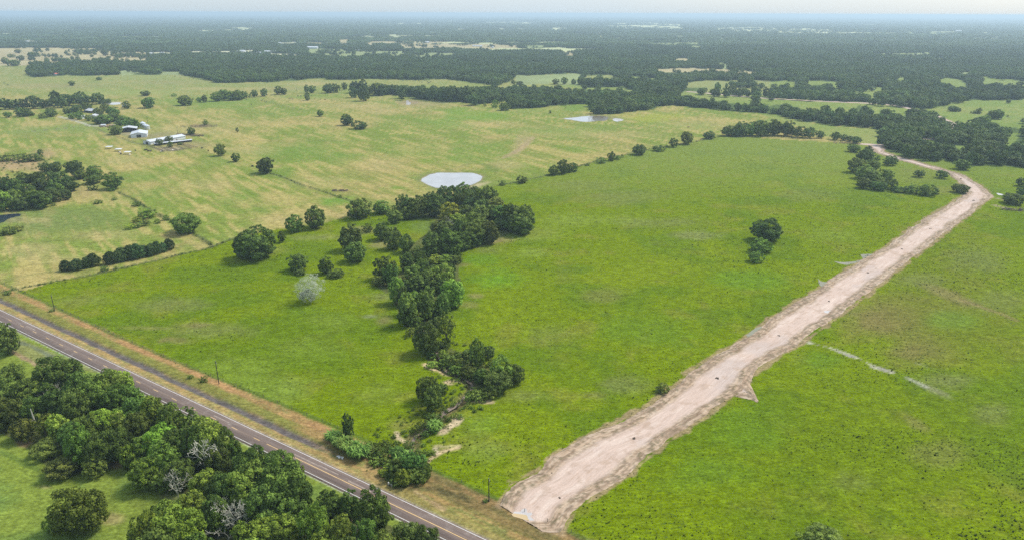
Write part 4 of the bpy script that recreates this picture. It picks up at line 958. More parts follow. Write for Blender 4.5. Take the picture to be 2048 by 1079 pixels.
grove('in the middle block of the creek wood', 'oaks of the creek wood', 'k1', [(1130, 245, 430, 220, 'y'), (1205, 340, 470, 150, 'l'), (1000, 425, 570, 170), (1090, 420, 620, 200, 'g'), (950, 540, 770, 230, 'B'), (1130, 510, 760, 250), (1240, 400, 620, 180), (1380, 340, 560, 250), (1400, 430, 650, 270), (1530, 435, 650, 180, 'g'), (1290, 520, 690, 200), (1250, 610, 720, 150)])
grove('in the loose row left of the creek wood', 'oaks west of the creek wood', 'k1', [(440, 438, 612, 190), (550, 495, 705, 180), (672, 562, 742, 155), (280, 445, 532, 95, 's')])
grove('stacked pair left of the creek wood', 'oaks west of the creek wood', 'k1', [(110, 470, 720, 240), (150, 640, 838, 230)])
grove('as undergrowth inside the creek wood', 'shrubs of the creek wood', 'k1', [(550, 255, 305, 60, 's'), (800, 690, 760, 150, 's'), (880, 715, 790, 120, 's'), (1380, 570, 680, 130, 's'), (1180, 690, 780, 110, 's')])
grove('on the narrow neck of the creek wood', 'oaks of the creek neck', 'k2', [(390, 86, 330, 230, 'B'), (460, 160, 400, 170), (650, 20, 240, 160, 'g'), (800, 20, 210, 160), (820, 100, 340, 230), (740, 160, 370, 220), (1050, 165, 430, 270, 'B'), (900, 225, 470, 230), (1140, 145, 310, 120, 'g'), (960, 160, 330, 150, 'l')])
grove('below the neck of the creek wood', 'oaks of the creek neck', 'k2', [(1170, 330, 640, 280, 'lB'), (1060, 340, 490, 150), (760, 280, 490, 240), (680, 330, 490, 190), (530, 305, 600, 180, 'l'), (600, 400, 630, 120), (660, 480, 850, 220), (720, 465, 720, 200), (860, 465, 780, 220), (1050, 485, 740, 170), (980, 600, 760, 150), (630, 620, 860, 170)])
grove('in bright scrub on the creek neck', 'shrubs of the creek wood', 'k2', [(960, 55, 155, 190, 'sl'), (1090, 50, 150, 150, 'sl'), (1200, 60, 150, 140, 's'), (330, 290, 395, 150, 's'), (880, 400, 530, 160, 's'), (740, 720, 860, 140, 's'), (1195, 560, 655, 100, 's'), (680, 880, 970, 110, 'sl'), (1220, 90, 145, 70, 's')])
grove('beside the creek where the bed first shows', 'oaks of the open creek', 'k2', [(1090, 715, 1070, 240, 'laT'), (985, 750, 880, 110, 'l'), (860, 835, 1180, 310, 'B')])
grove('standing in the creek bend', 'oaks of the open creek', 'k3', [(1100, 115, 420, 190, 'T'), (1230, 175, 320, 150), (985, 215, 330, 130)])
grove('right of the creek bend', 'oaks of the open creek', 'k3', [(1370, 290, 600, 260, 'g'), (1540, 378, 600, 210, 'g'), (1160, 430, 610, 210), (1340, 450, 710, 330, 'gB')])
grove('inside the creek loop', 'oaks of the open creek', 'k3', [(535, 510, 800, 240), (600, 620, 915, 200), (705, 610, 720, 140)])
grove('in the scrub along the open creek', 'shrubs of the open creek', 'k3', [(720, 225, 320, 120, 'sl'), (790, 275, 395, 170, 's'), (730, 320, 410, 120, 'sl'), (900, 310, 430, 160, 's'), (880, 390, 480, 180, 's'), (1000, 390, 530, 180, 's'), (590, 235, 320, 110, 's'), (590, 340, 425, 130, 'sl'), (740, 105, 195, 130, 's'), (1040, 440, 550, 150, 's')])
grove('in the low bushes of the creek bank', 'shrubs of the open creek', 'k3', [(1010, 715, 798, 100, 's'), (1120, 670, 790, 170, 's'), (1240, 640, 770, 170, 's'), (850, 930, 990, 85, 's'), (910, 955, 1005, 75, 's'), (1080, 880, 930, 50, 's'), (1140, 850, 890, 60, 's'), (1040, 850, 890, 60, 's'), (780, 990, 1040, 50, 's'), (600, 950, 1005, 120, 's'), (960, 150, 175, 45, 's'), (870, 130, 165, 50, 's'), (880, 250, 280, 60, 's')])
grove('lower down beside the creek', 'shrubs of the open creek', 'k4', [(1115, 75, 185, 90, 's'), (1195, 50, 130, 90, 's'), (1300, 75, 190, 115, 'sl'), (1210, 170, 240, 70, 's'), (735, 280, 335, 95, 'sd'), (1175, 310, 345, 60, 's'), (1245, 262, 300, 50, 's'), (1190, 385, 450, 110, 's'), (1275, 390, 450, 80, 's')])
grove('in the thicket by the culvert', 'thicket by the culvert', 'k4', [(590, 340, 430, 150, 's'), (680, 370, 500, 170, 's'), (740, 440, 540, 170, 's'), (640, 460, 560, 160, 's'), (880, 345, 510, 190, 'b'), (990, 330, 410, 80, 's'), (900, 470, 650, 200, 's'), (1010, 420, 630, 220, 'b'), (1110, 450, 630, 190, 'b'), (1180, 520, 650, 130, 's'), (820, 560, 730, 180, 's')])
grove('at the roadside foot of the culvert thicket', 'thicket by the culvert', 'k4', [(950, 620, 795, 200, 'sy'), (1060, 620, 765, 200, 's'), (1210, 560, 725, 100, 's'), (880, 680, 795, 170, 's'), (1150, 640, 765, 150, 's'), (730, 590, 690, 140, 'sy'), (1080, 520, 660, 160, 's')])
grove('alone by the roadside reeds', 'cedars', 'k4', [(318, -18, 252, 130, 'c')])
grove('at the foot of the right-hand utility pole', 'roadside shrubs', 'k4', [(1885, 935, 982, 65, 's')])
grove('on the pasture left of the creek', 'oaks scattered over the pasture', 'p', [(510, 458, 518, 78, 'dB'), (480, 474, 516, 34, 'g')])
grove('on the fence line behind the big pasture oak', 'oaks scattered over the pasture', 'b2', [(300, 650, 775, 145), (475, 575, 745, 165), (205, 770, 860, 60, 'aT')])
grove('small bush on the fence line', 'fence line shrubs', 'b2', [(130, 773, 802, 28, 's'), (455, 700, 745, 40, 's')])
grove('above the white bare tree', 'oaks scattered over the pasture', 'b2', [(335, 950, 1080, 160), (558, 984, 1105, 115)])
grove('crouching right of the small pasture oak', 'pasture shrubs', 'c2', [(640, 0, 50, 120, 's'), (350, -5, 32, 90, 's')])
grove('beside the utility pole by the road', 'roadside shrubs', 'c1', [(1520, 830, 862, 45, 's'), (1625, 845, 893, 60, 's'), (410, 308, 330, 40, 's'), (55, 160, 195, 50, 's')])
grove('alone on the dry pasture', 'oaks scattered over the pasture', 'b2', [(70, 185, 306, 140, 'B')], True)
grove('by the upper fence on the dry pasture', 'pasture shrubs', 'b2', [(672, 472, 498, 35, 's')])
grove('along the fence from the pond to the wood', 'fence line shrubs', 'b3', [(-75, 362, 402, 55, 's'), (80, 330, 384, 85, 's'), (490, 222, 292, 80, 's'), (712, 178, 224, 75, 's'), (845, 160, 197, 45, 's'), (882, 155, 180, 22, 's'), (600, 230, 246, 40, 's'), (1170, 83, 129, 95, 's'), (1235, 78, 97, 30, 's')])
grove('on the fence line right of the pond', 'fence line oaks', 'b3', [(330, 244, 320, 85), (405, 203, 308, 100), (455, 235, 300, 50), (795, 137, 206, 62), (1015, 78, 158, 112), (1292, 28, 97, 75), (1400, -25, 73, 108, 'g'), (1575, -25, 31, 95)], True)
grove('alone in the bright meadow', 'oaks scattered over the pasture', 'p', [(1535, 440, 482, 56, 'dB')])
grove('under the lone meadow oak', 'pasture shrubs', 'p', [(1521, 478, 504, 44, 'sl'), (1512, 502, 524, 28, 's')])
grove('small grey bush beside the dirt road', 'pasture shrubs', 'c3', [(1205, 895, 975, 110, 'sg')])
grove('grey bush at the bottom edge right of centre', 'pasture shrubs', 'p', [(1643, 1060, 1092, 76, 'sg')])
grove('in the copse left of the dirt road bend', 'oaks by the dirt road bend', 'b4', [(690, 75, 136, 110), (800, 88, 172, 65), (780, 125, 212, 150), (710, 185, 300, 120), (840, 200, 282, 110), (780, 250, 352, 150), (820, 280, 392, 150), (950, 275, 367, 110), (870, 330, 402, 130), (770, 350, 427, 110), (880, 370, 442, 120)])
grove('in the low brush left of the dirt road bend', 'shrubs by the dirt road bend', 'b4', [(990, 350, 432, 90, 's'), (1040, 410, 456, 110, 's'), (1150, 398, 466, 110, 's'), (1275, 395, 482, 140, 's'), (1350, 440, 475, 40, 's'), (880, 165, 202, 38, 's')])
grove('standing singly beside the dirt road bend', 'oaks by the dirt road bend', 'b4', [(985, 168, 243, 105), (1210, 280, 337, 82), (1395, 280, 346, 90), (1540, 390, 462, 122), (1560, 200, 276, 122), (2020, 340, 407, 70), (2035, 405, 492, 80), (1960, 465, 550, 155)])
grove('in the copse beyond the bright meadow', 'oaks of the copse beyond the meadow', 'a4', [(60, 963, 1082, 120), (160, 978, 1086, 115), (250, 1008, 1098, 105), (335, 1018, 1102, 95), (420, 1048, 1105, 70), (540, 1055, 1118, 75), (610, 1075, 1122, 65), (655, 1085, 1130, 60), (710, 1092, 1147, 80)])
grove('at the left end of the copse beyond the meadow', 'oaks of the copse beyond the meadow', 'a3', [(1735, 1010, 1087, 115), (1830, 982, 1087, 120), (1905, 985, 1084, 120), (1980, 960, 1086, 120), (2035, 985, 1084, 80), (1790, 1035, 1092, 80)])
grove('in the thicket at the left edge', 'oaks of the left thicket', 'b1', [(60, 148, 207, 120, 's'), (190, 148, 212, 110, 's'), (285, 148, 207, 110, 's'), (320, 116, 157, 45), (360, 222, 292, 90), (425, 225, 300, 110), (455, 213, 240, 60), (580, 205, 290, 130), (600, 205, 332, 100), (640, 280, 352, 110)])
grove('in the heart of the left thicket', 'oaks of the left thicket', 'b1', [(40, 330, 470, 110), (120, 345, 480, 120), (200, 305, 400, 120), (300, 295, 400, 110), (400, 285, 400, 110), (470, 295, 410, 110), (540, 325, 430, 110), (570, 365, 450, 100), (330, 345, 450, 120), (440, 365, 480, 120)])
grove('along the lower edge of the left thicket', 'oaks of the left thicket', 'b1', [(200, 385, 520, 130), (100, 435, 560, 130), (30, 445, 602, 120, 'l'), (320, 448, 584, 190), (410, 430, 540, 130), (522, 430, 517, 100), (180, 500, 600, 110), (110, 500, 602, 120), (270, 440, 560, 130, 'l'), (420, 415, 500, 110), (20, 375, 460, 80), (-60, 400, 600, 140)])
grove('right of the left thicket', 'oaks right of the left thicket', 'b1', [(750, 250, 332, 125, 'g'), (740, 318, 390, 130), (890, 308, 432, 145, 'B')], True)
grove('big and round by the pasture fence corner', 'oaks scattered over the pasture', 'b1', [(1490, 625, 780, 220, 'B')], True)
grove('in the scatter of bushes by the pasture fence', 'fence corner shrubs', 'b1', [(740, 400, 440, 70, 's'), (885, 428, 448, 55, 's'), (915, 500, 520, 40, 's'), (785, 518, 546, 65, 's'), (1088, 533, 570, 60, 's'), (1175, 590, 662, 125, 'sl'), (1098, 655, 696, 65, 'sl'), (1035, 705, 751, 65, 'sl'), (1095, 700, 741, 60, 's'), (1160, 680, 727, 60, 's'), (1262, 670, 706, 40, 's'), (1326, 643, 682, 55, 's'), (1366, 675, 700, 28, 's'), (1680, 845, 870, 30, 's')])
grove('low grey brush at the left edge', 'pasture shrubs', 'b1', [(60, 735, 797, 120, 'sg'), (130, 722, 770, 100, 'sg')])
grove('in the cedar hedgerow', 'cedars', 'b1', [(520, 998, 1082, 80, 'c'), (610, 988, 1075, 110, 'c'), (690, 975, 1060, 80, 'c'), (735, 943, 1048, 95, 'c'), (795, 970, 1015, 32, 'c'), (880, 928, 1030, 105, 'c'), (960, 898, 1010, 105, 'c'), (1030, 878, 995, 110, 'c'), (1092, 866, 988, 110, 'c'), (1150, 880, 970, 85, 'c'), (1200, 865, 965, 80, 'c'), (1248, 848, 950, 80, 'c'), (1302, 860, 935, 72, 'c'), (1348, 826, 918, 80, 'c')], True)
grove('below the cedar hedgerow', 'pasture shrubs', 'b1', [(840, 1045, 1082, 60, 's'), (925, 1045, 1067, 32, 's')])
grove('on the dry pasture below the farmstead', 'oaks scattered over the pasture', 'b1', [(1758, 75, 166, 88), (1882, 145, 213, 74)], True)
grove('around the farmhouse', 'farmstead oaks', 'a1', [(540, 858, 910, 70), (575, 860, 905, 60), (612, 838, 905, 80), (690, 820, 892, 90, 'g'), (575, 900, 950, 65), (628, 892, 957, 65), (705, 920, 967, 60), (832, 832, 885, 65), (785, 866, 928, 80)], True)
grove('over the farm sheds', 'farmstead oaks', 'a1', [(900, 858, 920, 100), (905, 898, 965, 90), (945, 915, 968, 60), (835, 918, 990, 130), (780, 933, 990, 90), (890, 920, 975, 100), (985, 928, 985, 90), (1045, 945, 1030, 110), (955, 960, 1005, 70), (1090, 965, 1028, 60), (925, 1000, 1075, 95)], True)
grove('by the long white shed', 'farmstead oaks', 'f1', [(1350, 598, 685, 100), (1485, 568, 645, 110), (1505, 638, 712, 90), (1640, 650, 682, 70)], True)
grove('scattered round the farmstead', 'oaks scattered over the far pasture', 'a1', [(1643, 958, 998, 45), (1528, 1022, 1077, 62), (1895, 1018, 1057, 24), (1183, 780, 862, 107, 'd'), (1008, 812, 870, 68), (1475, 766, 842, 116), (1515, 800, 842, 40), (1590, 778, 816, 44), (1632, 760, 819, 46), (62, 895, 940, 58), (150, 863, 926, 62), (195, 866, 932, 90)], True)
grove('left of the farmstead', 'oaks scattered over the far pasture', 'a1', [(232, 880, 925, 55), (262, 900, 925, 30), (405, 870, 932, 90), (345, 908, 945, 70, 's'), (1162, 725, 766, 75), (1388, 748, 771, 38, 's'), (573, 648, 686, 48), (792, 617, 641, 50), (165, 443, 484, 55), (105, 478, 527, 90), (40, 460, 509, 58), (78, 430, 463, 35), (105, 435, 461, 35), (145, 395, 426, 50), (837, 400, 446, 55)], True)
grove('in the belt above the farmstead', 'belt above the farmstead', 'a1', [(-40, 785, 875, 90), (30, 788, 873, 90), (100, 800, 872, 90), (170, 790, 870, 90), (255, 762, 867, 110), (330, 790, 864, 80), (400, 793, 862, 90), (440, 728, 842, 90, 'g'), (490, 778, 860, 90), (530, 748, 842, 100), (600, 758, 842, 100), (650, 733, 838, 95, 'g'), (720, 765, 832, 90), (780, 738, 830, 105), (832, 790, 831, 60), (866, 788, 832, 42)])
grove('in the tree row behind the farmstead', 'tree row behind the farmstead', 'a1', [(1730, 740, 808, 100), (1790, 718, 792, 110), (1842, 735, 802, 90), (1900, 726, 799, 110), (1950, 730, 787, 60), (1995, 755, 776, 25, 's'), (2033, 720, 776, 55)], True)
grove('in the far pasture tree row', 'far pasture tree row', 'a2', [(63, 712, 769, 58), (180, 690, 756, 66), (222, 705, 756, 52), (403, 682, 742, 38), (445, 685, 743, 62), (408, 738, 803, 42), (575, 672, 743, 92), (635, 668, 739, 66), (705, 662, 719, 48)], True)
grove('in the dark clump starting the long belt', 'dark clump of tall oaks', 'a2', [(785, 653, 742, 85, 'd'), (850, 646, 742, 80, 'd'), (780, 700, 780, 72, 'd'), (856, 698, 806, 92, 'd'), (892, 688, 762, 52, 'd')], True)
grove('alone in the dry pasture before the belt', 'oaks scattered over the far pasture', 'a2', [(515, 878, 931, 57), (727, 917, 1001, 102), (830, 968, 1031, 122, 's')], True)
grove('in the long belt behind the pasture', 'long belt of oaks', 'a2', [(960, 668, 762, 130), (1010, 680, 764, 80), (1080, 680, 752, 90), (1165, 685, 787, 75), (1165, 738, 802, 50), (1240, 695, 772, 80), (1290, 700, 787, 80), (1350, 698, 792, 100), (1420, 698, 802, 100), (1490, 703, 807, 100), (1560, 690, 812, 110), (1625, 700, 812, 80), (1695, 690, 803, 110), (1742, 750, 840, 110), (1820, 690, 792, 110)])
grove('at the right foot of the long belt', 'long belt of oaks', 'a2', [(1905, 798, 862, 45, 's'), (1985, 820, 882, 90, 's'), (1935, 780, 832, 35, 's'), (1830, 820, 852, 25, 's'), (1870, 738, 822, 80)])
grove('in the far meadow behind the belt', 'far meadow oaks', 'a3', [(350, 632, 674, 62), (422, 618, 673, 56), (494, 634, 674, 42), (60, 650, 676, 60), (10, 640, 672, 40), (305, 882, 907, 20), (1645, 665, 740, 50), (1715, 665, 700, 24), (1768, 672, 742, 50), (1712, 698, 776, 76), (1820, 712, 772, 60), (1955, 690, 775, 76), (2030, 700, 775, 50)], True)
grove('by the right-hand meadow fence', 'right-hand meadow oaks', 'a4', [(1488, 850, 890, 92), (1530, 865, 892, 30), (1688, 864, 910, 42), (1650, 885, 908, 50, 's'), (1840, 880, 952, 90), (1790, 890, 950, 80), (1742, 928, 992, 80), (1922, 790, 826, 36), (1915, 918, 934, 20, 's'), (555, 1060, 1100, 40)], True)

# ------------------------------------------------------------------ turn picture boxes into trees on the ground
def solve(cx, yt, yb, w):
    yc = (yt + yb) / 2; hv = max(yb - yt, 2) / 2.0; z = 3.0; r = b = 3.0
    for _ in range(12):
        x, y = gp(cx, yc, z)
        _, _, depth = project(x, y, z); depth = float(depth)
        dist = math.hypot(x, y, H - z); dep = math.asin((H - z) / dist)
        r = w / 2 * depth / FPX
        R = hv * depth / FPX          # vertical half extent in metres across the view
        cosd, sind = math.cos(dep), math.sin(dep)
        b2 = R * R - (r * .9 * sind) ** 2
        b = math.sqrt(max(b2, (.42 * r) ** 2)) / cosd if b2 > 0 else .45 * r
        b = min(max(b, .38 * r), 2.4 * r + 1)
        z = b * 1.02
    return x, y, z, r * 1.07, b * 1.08
trees = []
for place, group, crop, entries, force in T:
    ox, oy, s = CROPS[crop]
    L_ = []
    for e in entries:
        cx, yt, yb, w = [e[0] * s + ox, e[1] * s + oy, e[2] * s + oy, e[3] * s]
        fl = e[4] if len(e) > 4 else ''
        x, y, z, r, b = solve(cx, yt, yb, w)
        tint = ''.join(ch for ch in fl if ch in 'lgydb')[:1]
        kind = 'shrub' if 's' in fl else 'cedar' if 'c' in fl else 'airy' if 'a' in fl else 'oak'
        zf = .12
        if kind == 'oak': zf = .22 if w > 12 else .15
        if 'T' in fl: zf = .8
        L_.append(dict(cx=cx, yb=yb, w=w, x=x, y=y, z=z, r=r, b=b, tint=tint, kind=kind, fl=fl, place=place, group=group, force=force))
    trees.append(L_)
allt = [t for l in trees for t in l]
nonsh = [t for t in allt if t['kind'] != 'shrub']
forced = [t for t in nonsh if t['force']]
rest = sorted([t for t in nonsh if not t['force']], key=lambda t: -t['w'])
QUOTA = 318
keep = set(id(t) for t in forced) | set(id(t) for t in rest[:max(0, QUOTA - len(forced))]) | set(id(t) for t in allt if t['kind'] == 'shrub')
ORD = ['leftmost', 'second from left', 'third from left', 'fourth from left', 'fifth from left', 'sixth from left', 'seventh from left', 'eighth from left', 'ninth from left', 'tenth from left',
       'eleventh from left', 'twelfth from left', 'thirteenth from left', 'fourteenth from left', 'fifteenth from left', 'sixteenth from left']
NM = {'oak': ('oak_tree', 'oak', 'tree'), 'airy': ('open_crowned_tree', 'open-crowned tree', 'tree'), 'cedar': ('cedar_tree', 'cedar', 'tree'), 'shrub': ('shrub', 'bush', 'shrub')}
extra = []      # those too small to single out
nt_ = 0
for L_ in trees:
    kp = sorted([t for t in L_ if id(t) in keep], key=lambda t: t['cx'])
    extra += [t for t in L_ if id(t) not in keep]
    for i, t in enumerate(kp):
        nm, word, cat = NM[t['kind']]
        big = 'huge ' if t['w'] > 75 else 'large ' if t['w'] > 48 else 'small ' if t['w'] < 16 else ''
        order = '' if len(kp) == 1 else (', the left one' if i == 0 else ', the right one') if len(kp) == 2 else ', ' + (ORD[i] if i < len(kp) - 1 else 'rightmost')
        label = f"{big}{TW[t['tint']]} {word} {t['place']}{order}"
        ws_l = label.split()
        if len(ws_l) > 16: label = f"{TW[t['tint']].split()[-1]} {word} {t['place']}{order}"
        rr = random.Random(nt_ * 31 + 3)
        lv = 0 if t['w'] > 50 else 1 if t['w'] > 20 else 2 if t['w'] > 9 else 3
        k = t['kind']; vi = rr.randrange({0: 5, 1: 6, 2: 6, 3: 4}[lv]) if k == 'oak' else rr.randrange(2)
        me = lod('oak' if 'reeds' in t['place'] else k, lv, vi)
        if k == 'shrub': t['r'] *= 1.1; t['b'] *= 1.12
        lift = {'oak': 1.0, 'airy': 1.1, 'cedar': 1.0, 'shrub': .92}[k]
        tc_ = [a * (.92 + .16 * rr.random()) for a in TINT[t['tint']]] + [1]
        if t['w'] < 12:      # too small to show its parts
            o = link(nm, me, None, (t['x'], t['y'], t['z'] * lift - .1), rr.uniform(0, 6.28), (t['r'], t['r'], t['b'] * 1.05))
            tag(o, label, cat, t['group']); o.color = tc_
        else:
            root = thing(nm, (t['x'], t['y'], 0), label, cat, t['group'], rr.uniform(0, 6.28))
            zc = t['z'] * lift
            c_ = link('crown', me, root, (0, 0, zc), 0, (t['r'], t['r'] * rr.uniform(.92, 1.06), t['b'] * 1.05)); c_.color = tc_
            link('trunk', trunk_mesh(rr.randrange(3), k), root, (0, 0, 0), 0, (t['r'] * .8, t['r'] * .8, zc * 1.05))
        nt_ += 1

# ------------------------------------------------------------------ dead and bare trees
def dead(loc, h, name, label, seed, mat, depth, lean=(0, 0), rz=0, sx=1.0, cat='dead tree', **kw):
    me = branches(seed, depth, lean=lean, **kw).mesh('branches', mat)
    return tag(link(name, me, None, (loc[0], loc[1], 0), rz, (h * sx, h * sx, h)), label, cat)
x, y, z, r, b_ = solve(619, 548, 604, 64)
root = thing('bare_tree', (x, y, 0), 'pale grey leafless tree standing alone on the pasture', 'tree')
me = branches(5, 6, L0=.20, r0=.035, spread=.62, nb=(3, 3), up=.15, gnarl=.22, minr=.0075).mesh('branches', M['greytwig'])
link('trunk', me, root, scl=(r * 1.35, r * 1.35, r * 1.25))
tw = crown_mesh('twig_spray', 991, 120, 95, .0125, 'airy', [M['greytwig']])
link('twigs', tw, root, (0, 0, b_ * 1.0), 0, (r * .98, r * .98, b_ * .98))
def at_base(crop, px, py): return gp(*cp(crop, [(px, py)])[0])
for crop, bx, by, h, seed, lean, sx, lab in [
        ('w2', 1885, 560, 12, 21, (0.05, .1), 1.15, 'bleached dead tree with spreading forked limbs in the roadside wood'),
        ('w2', 1620, 700, 8.5, 33, (.45, .3), .9, 'pale dead limb leaning out below the forked snag'),
        ('w3', 150, 1060, 11.5, 44, (.05, .0), .8, 'grey dead tree with dense fine twigs near bottom edge'),
        ('w3', 30, 1150, 9, 55, (.1, 0), 1.0, 'second grey dead crown just below the dense twiggy one'),
        ('w1', 500, 770, 8.5, 66, (.1, .1), .9, 'small pale dead crown among the upper left oaks'),
        ('k1', 1075, 520, 10, 77, (.1, 0), .8, 'thin bleached snag in the middle of the creek wood'),
        ('k1', 1610, 330, 9, 88, (.2, 0), 1.0, 'grey dead branches in the upper right of the creek wood')]:
    dead(at_base(crop, bx, by), h, 'dead_tree', lab, seed, M['deadwood'], 5, lean, sx=sx * .95, L0=.36, r0=.026, spread=.6, nb=(2, 3), up=.2, minr=.0065)
mb = MB(); mb.tube([(0, 0, 0), (-.3, 0, 3.5), (-.6, .1, 7)], [.35, .28, .1], 7); mb.tube([(-.2, 0, 2.6), (-1.6, .2, 3.4)], [.2, .08], 6)
x, y = at_base('w1', 345, 1000); tag(link('tree_stump', mb.mesh('tree_stump', M['deadwood']), None, (x, y, 0), 0, (1.2, 1.2, 1.25)), 'tall bleached broken trunk at the lawn edge of the wood', 'dead tree')
# brush piles near the barns, log pile by the bend
def brush(x, y, l, w, h, rz, label, seed, n=70):
    R = random.Random(seed); mb = MB()
    for _ in range(n):
        cx, cy_ = R.uniform(-l / 2, l / 2), R.uniform(-w / 2, w / 2); a = R.uniform(0, 3.14); ll = R.uniform(1, 3.0); z = R.uniform(.05, h)
        mb.tube([(cx - ll / 2 * math.cos(a), cy_ - ll / 2 * math.sin(a), max(.05, z - .3)), (cx + ll / 2 * math.cos(a), cy_ + ll / 2 * math.sin(a), z + .3)], [R.uniform(.08, .25)] * 2, 4)
    tag(link('brush_pile', mb.mesh('brush_pile', M['brush']), None, (x, y, 0), rz), label, 'brush pile')
for cr, px, py, l, w, h, rz, lab in [('f1', 1890, 436, 46, 8, 2, .1, 'long dark brush pile behind the small farm oak'), ('f1', 1720, 545, 22, 6, 2, 0, 'dark brush pile left of the corral oak'), ('f1', 1870, 562, 16, 6, 1.5, 0, 'dark brush pile right of the corral oak'),
                                     ('b4', 1950, 600, 16, 5, 1.8, -.2, 'brown log pile right of the dirt road bend'), ('b4', 610, 68, 26, 5, 2.2, -.1, 'dark log pile at the end of the meadow copse'), ('b2', 672, 447, 12, 4, .8, 0, 'reddish brush heap above the fence in the dry pasture')]:
    x, y = at_base(cr, px, py); brush(x, y, l, w, h, rz, lab, int(px))
# giant reeds by the culvert
def reeds(x, y, h, r, label, seed):
    R = np.random.default_rng(seed); V = []; F = []
    for i in range(80):
        a = R.uniform(0, 6.28); q = r * math.sqrt(R.uniform(0, 1)) * .75; bx, by = q * math.cos(a), q * math.sin(a)
        la = a + R.normal(0, .8); hh = h * R.uniform(.55, 1.1); out = R.uniform(.2, .75) * h * .55
        for j in range(7):
            ja = la + R.normal(0, 1.2); z0 = hh * R.uniform(.4, 1); ln = R.uniform(1.2, 2.3)
            c_, s_2 = math.cos(ja), math.sin(ja); t0 = out * (z0 / h) ** 2; px_, py_ = bx + t0 * math.cos(la), by + t0 * math.sin(la); wd = .17
            o = len(V)
            V += [(px_ - s_2 * wd, py_ + c_ * wd, z0), (px_ + s_2 * wd, py_ - c_ * wd, z0), (px_ + c_ * ln * .5 + s_2 * wd, py_ + s_2 * ln * .5 - c_ * wd, z0 + .35 * ln), (px_ + c_ * ln * .5 - s_2 * wd, py_ + s_2 * ln * .5 + c_ * wd, z0 + .35 * ln),
                  (px_ + c_ * ln, py_ + s_2 * ln, z0 + .05 * ln), (px_ + c_ * ln * 1.01, py_ + s_2 * ln, z0 + .04 * ln)]
            F += [(o, o + 1, o + 2, o + 3), (o + 3, o + 2, o + 4, o + 5)]
    me = mesh_np('reeds', V, F, [M['reed']], face_attr=R.uniform(0, 1, len(F)))
    tag(link('giant_reed', me, None, (x, y, -.1)), label, 'reeds', 'giant reeds by the culvert')
for i, (px, py, h, r, lab) in enumerate([(150, 275, 2.6, 1.8, 'bright arching reed clump at the left end of the culvert thicket'), (225, 330, 3.2, 2.2, 'second bright reed clump from the left by the culvert'), (300, 385, 3.6, 2.4, 'middle bright reed clump between highway verge and thicket'),
                                          (370, 430, 3.6, 2.4, 'fourth bright reed clump from the left by the culvert'), (440, 475, 4.2, 2.8, 'tallest bright reed clump touching the dark thicket'), (1300, 165, 3, 1.8, 'small lone reed clump beside the creek sand bank'), (970, 560, 3.8, 2.2, 'reed clump rising inside the culvert thicket')]):
    x, y = at_base('k4', px, py); reeds(x, y, h, r, lab, 70 + i)

# ------------------------------------------------------------------ masses: instances on points
def proto(name, mesh):
    c = bpy.data.collections.get(name) or bpy.data.collections.new(name)
    o = bpy.data.objects.new('%s_%02d' % (name, len(c.objects)), mesh); c.objects.link(o); return c
def scatter(name, pts, scl, rotz, idx, coll, label, mat=None):
    me = bpy.data.meshes.new(name); n = len(pts)
    me.vertices.add(n); me.vertices.foreach_set('co', np.asarray(pts, np.float32).ravel())
    a = me.attributes.new('scl', 'FLOAT_VECTOR', 'POINT'); a.data.foreach_set('vector', np.asarray(scl, np.float32).ravel())
    a = me.attributes.new('rot', 'FLOAT_VECTOR', 'POINT'); rv = np.zeros((n, 3), np.float32); rv[:, 2] = rotz; a.data.foreach_set('vector', rv.ravel())
    a = me.attributes.new('idx', 'INT', 'POINT'); a.data.foreach_set('value', np.asarray(idx, np.int32))
    ng = bpy.data.node_groups.new(name + '_nodes', 'GeometryNodeTree')
    ng.interface.new_socket('Geometry', in_out='INPUT', socket_type='NodeSocketGeometry'); ng.interface.new_socket('Geometry', in_out='OUTPUT', socket_type='NodeSocketGeometry')
    gi = ng.nodes.new('NodeGroupInput'); go = ng.nodes.new('NodeGroupOutput')
    iop = ng.nodes.new('GeometryNodeInstanceOnPoints'); ci = ng.nodes.new('GeometryNodeCollectionInfo')
    ci.inputs['Collection'].default_value = coll; ci.inputs['Separate Children'].default_value = True; ci.inputs['Reset Children'].default_value = True
    def na(nm, ty):
        q = ng.nodes.new('GeometryNodeInputNamedAttribute'); q.data_type = ty; q.inputs['Name'].default_value = nm; return q.outputs[0]
    l = ng.links.new
    l(gi.outputs[0], iop.inputs['Points']); l(ci.outputs[0], iop.inputs['Instance']); iop.inputs['Pick Instance'].default_value = True
    l(na('idx', 'INT'), iop.inputs['Instance Index'])
    e2r = ng.nodes.new('FunctionNodeEulerToRotation'); l(na('rot', 'FLOAT_VECTOR'), e2r.inputs[0]); l(e2r.outputs[0], iop.inputs['Rotation'])
    l(na('scl', 'FLOAT_VECTOR'), iop.inputs['Scale']); l(iop.outputs[0], go.inputs[0])
    o = link(name, me); md = o.modifiers.new('instances', 'NODES'); md.node_group = ng
    return tag(o, label, kind='stuff')
def open_land(px, py):
    m = np.zeros(px.shape, bool)
    for poly, k in CLEARP: m |= inpoly(px, py, poly)
    return m
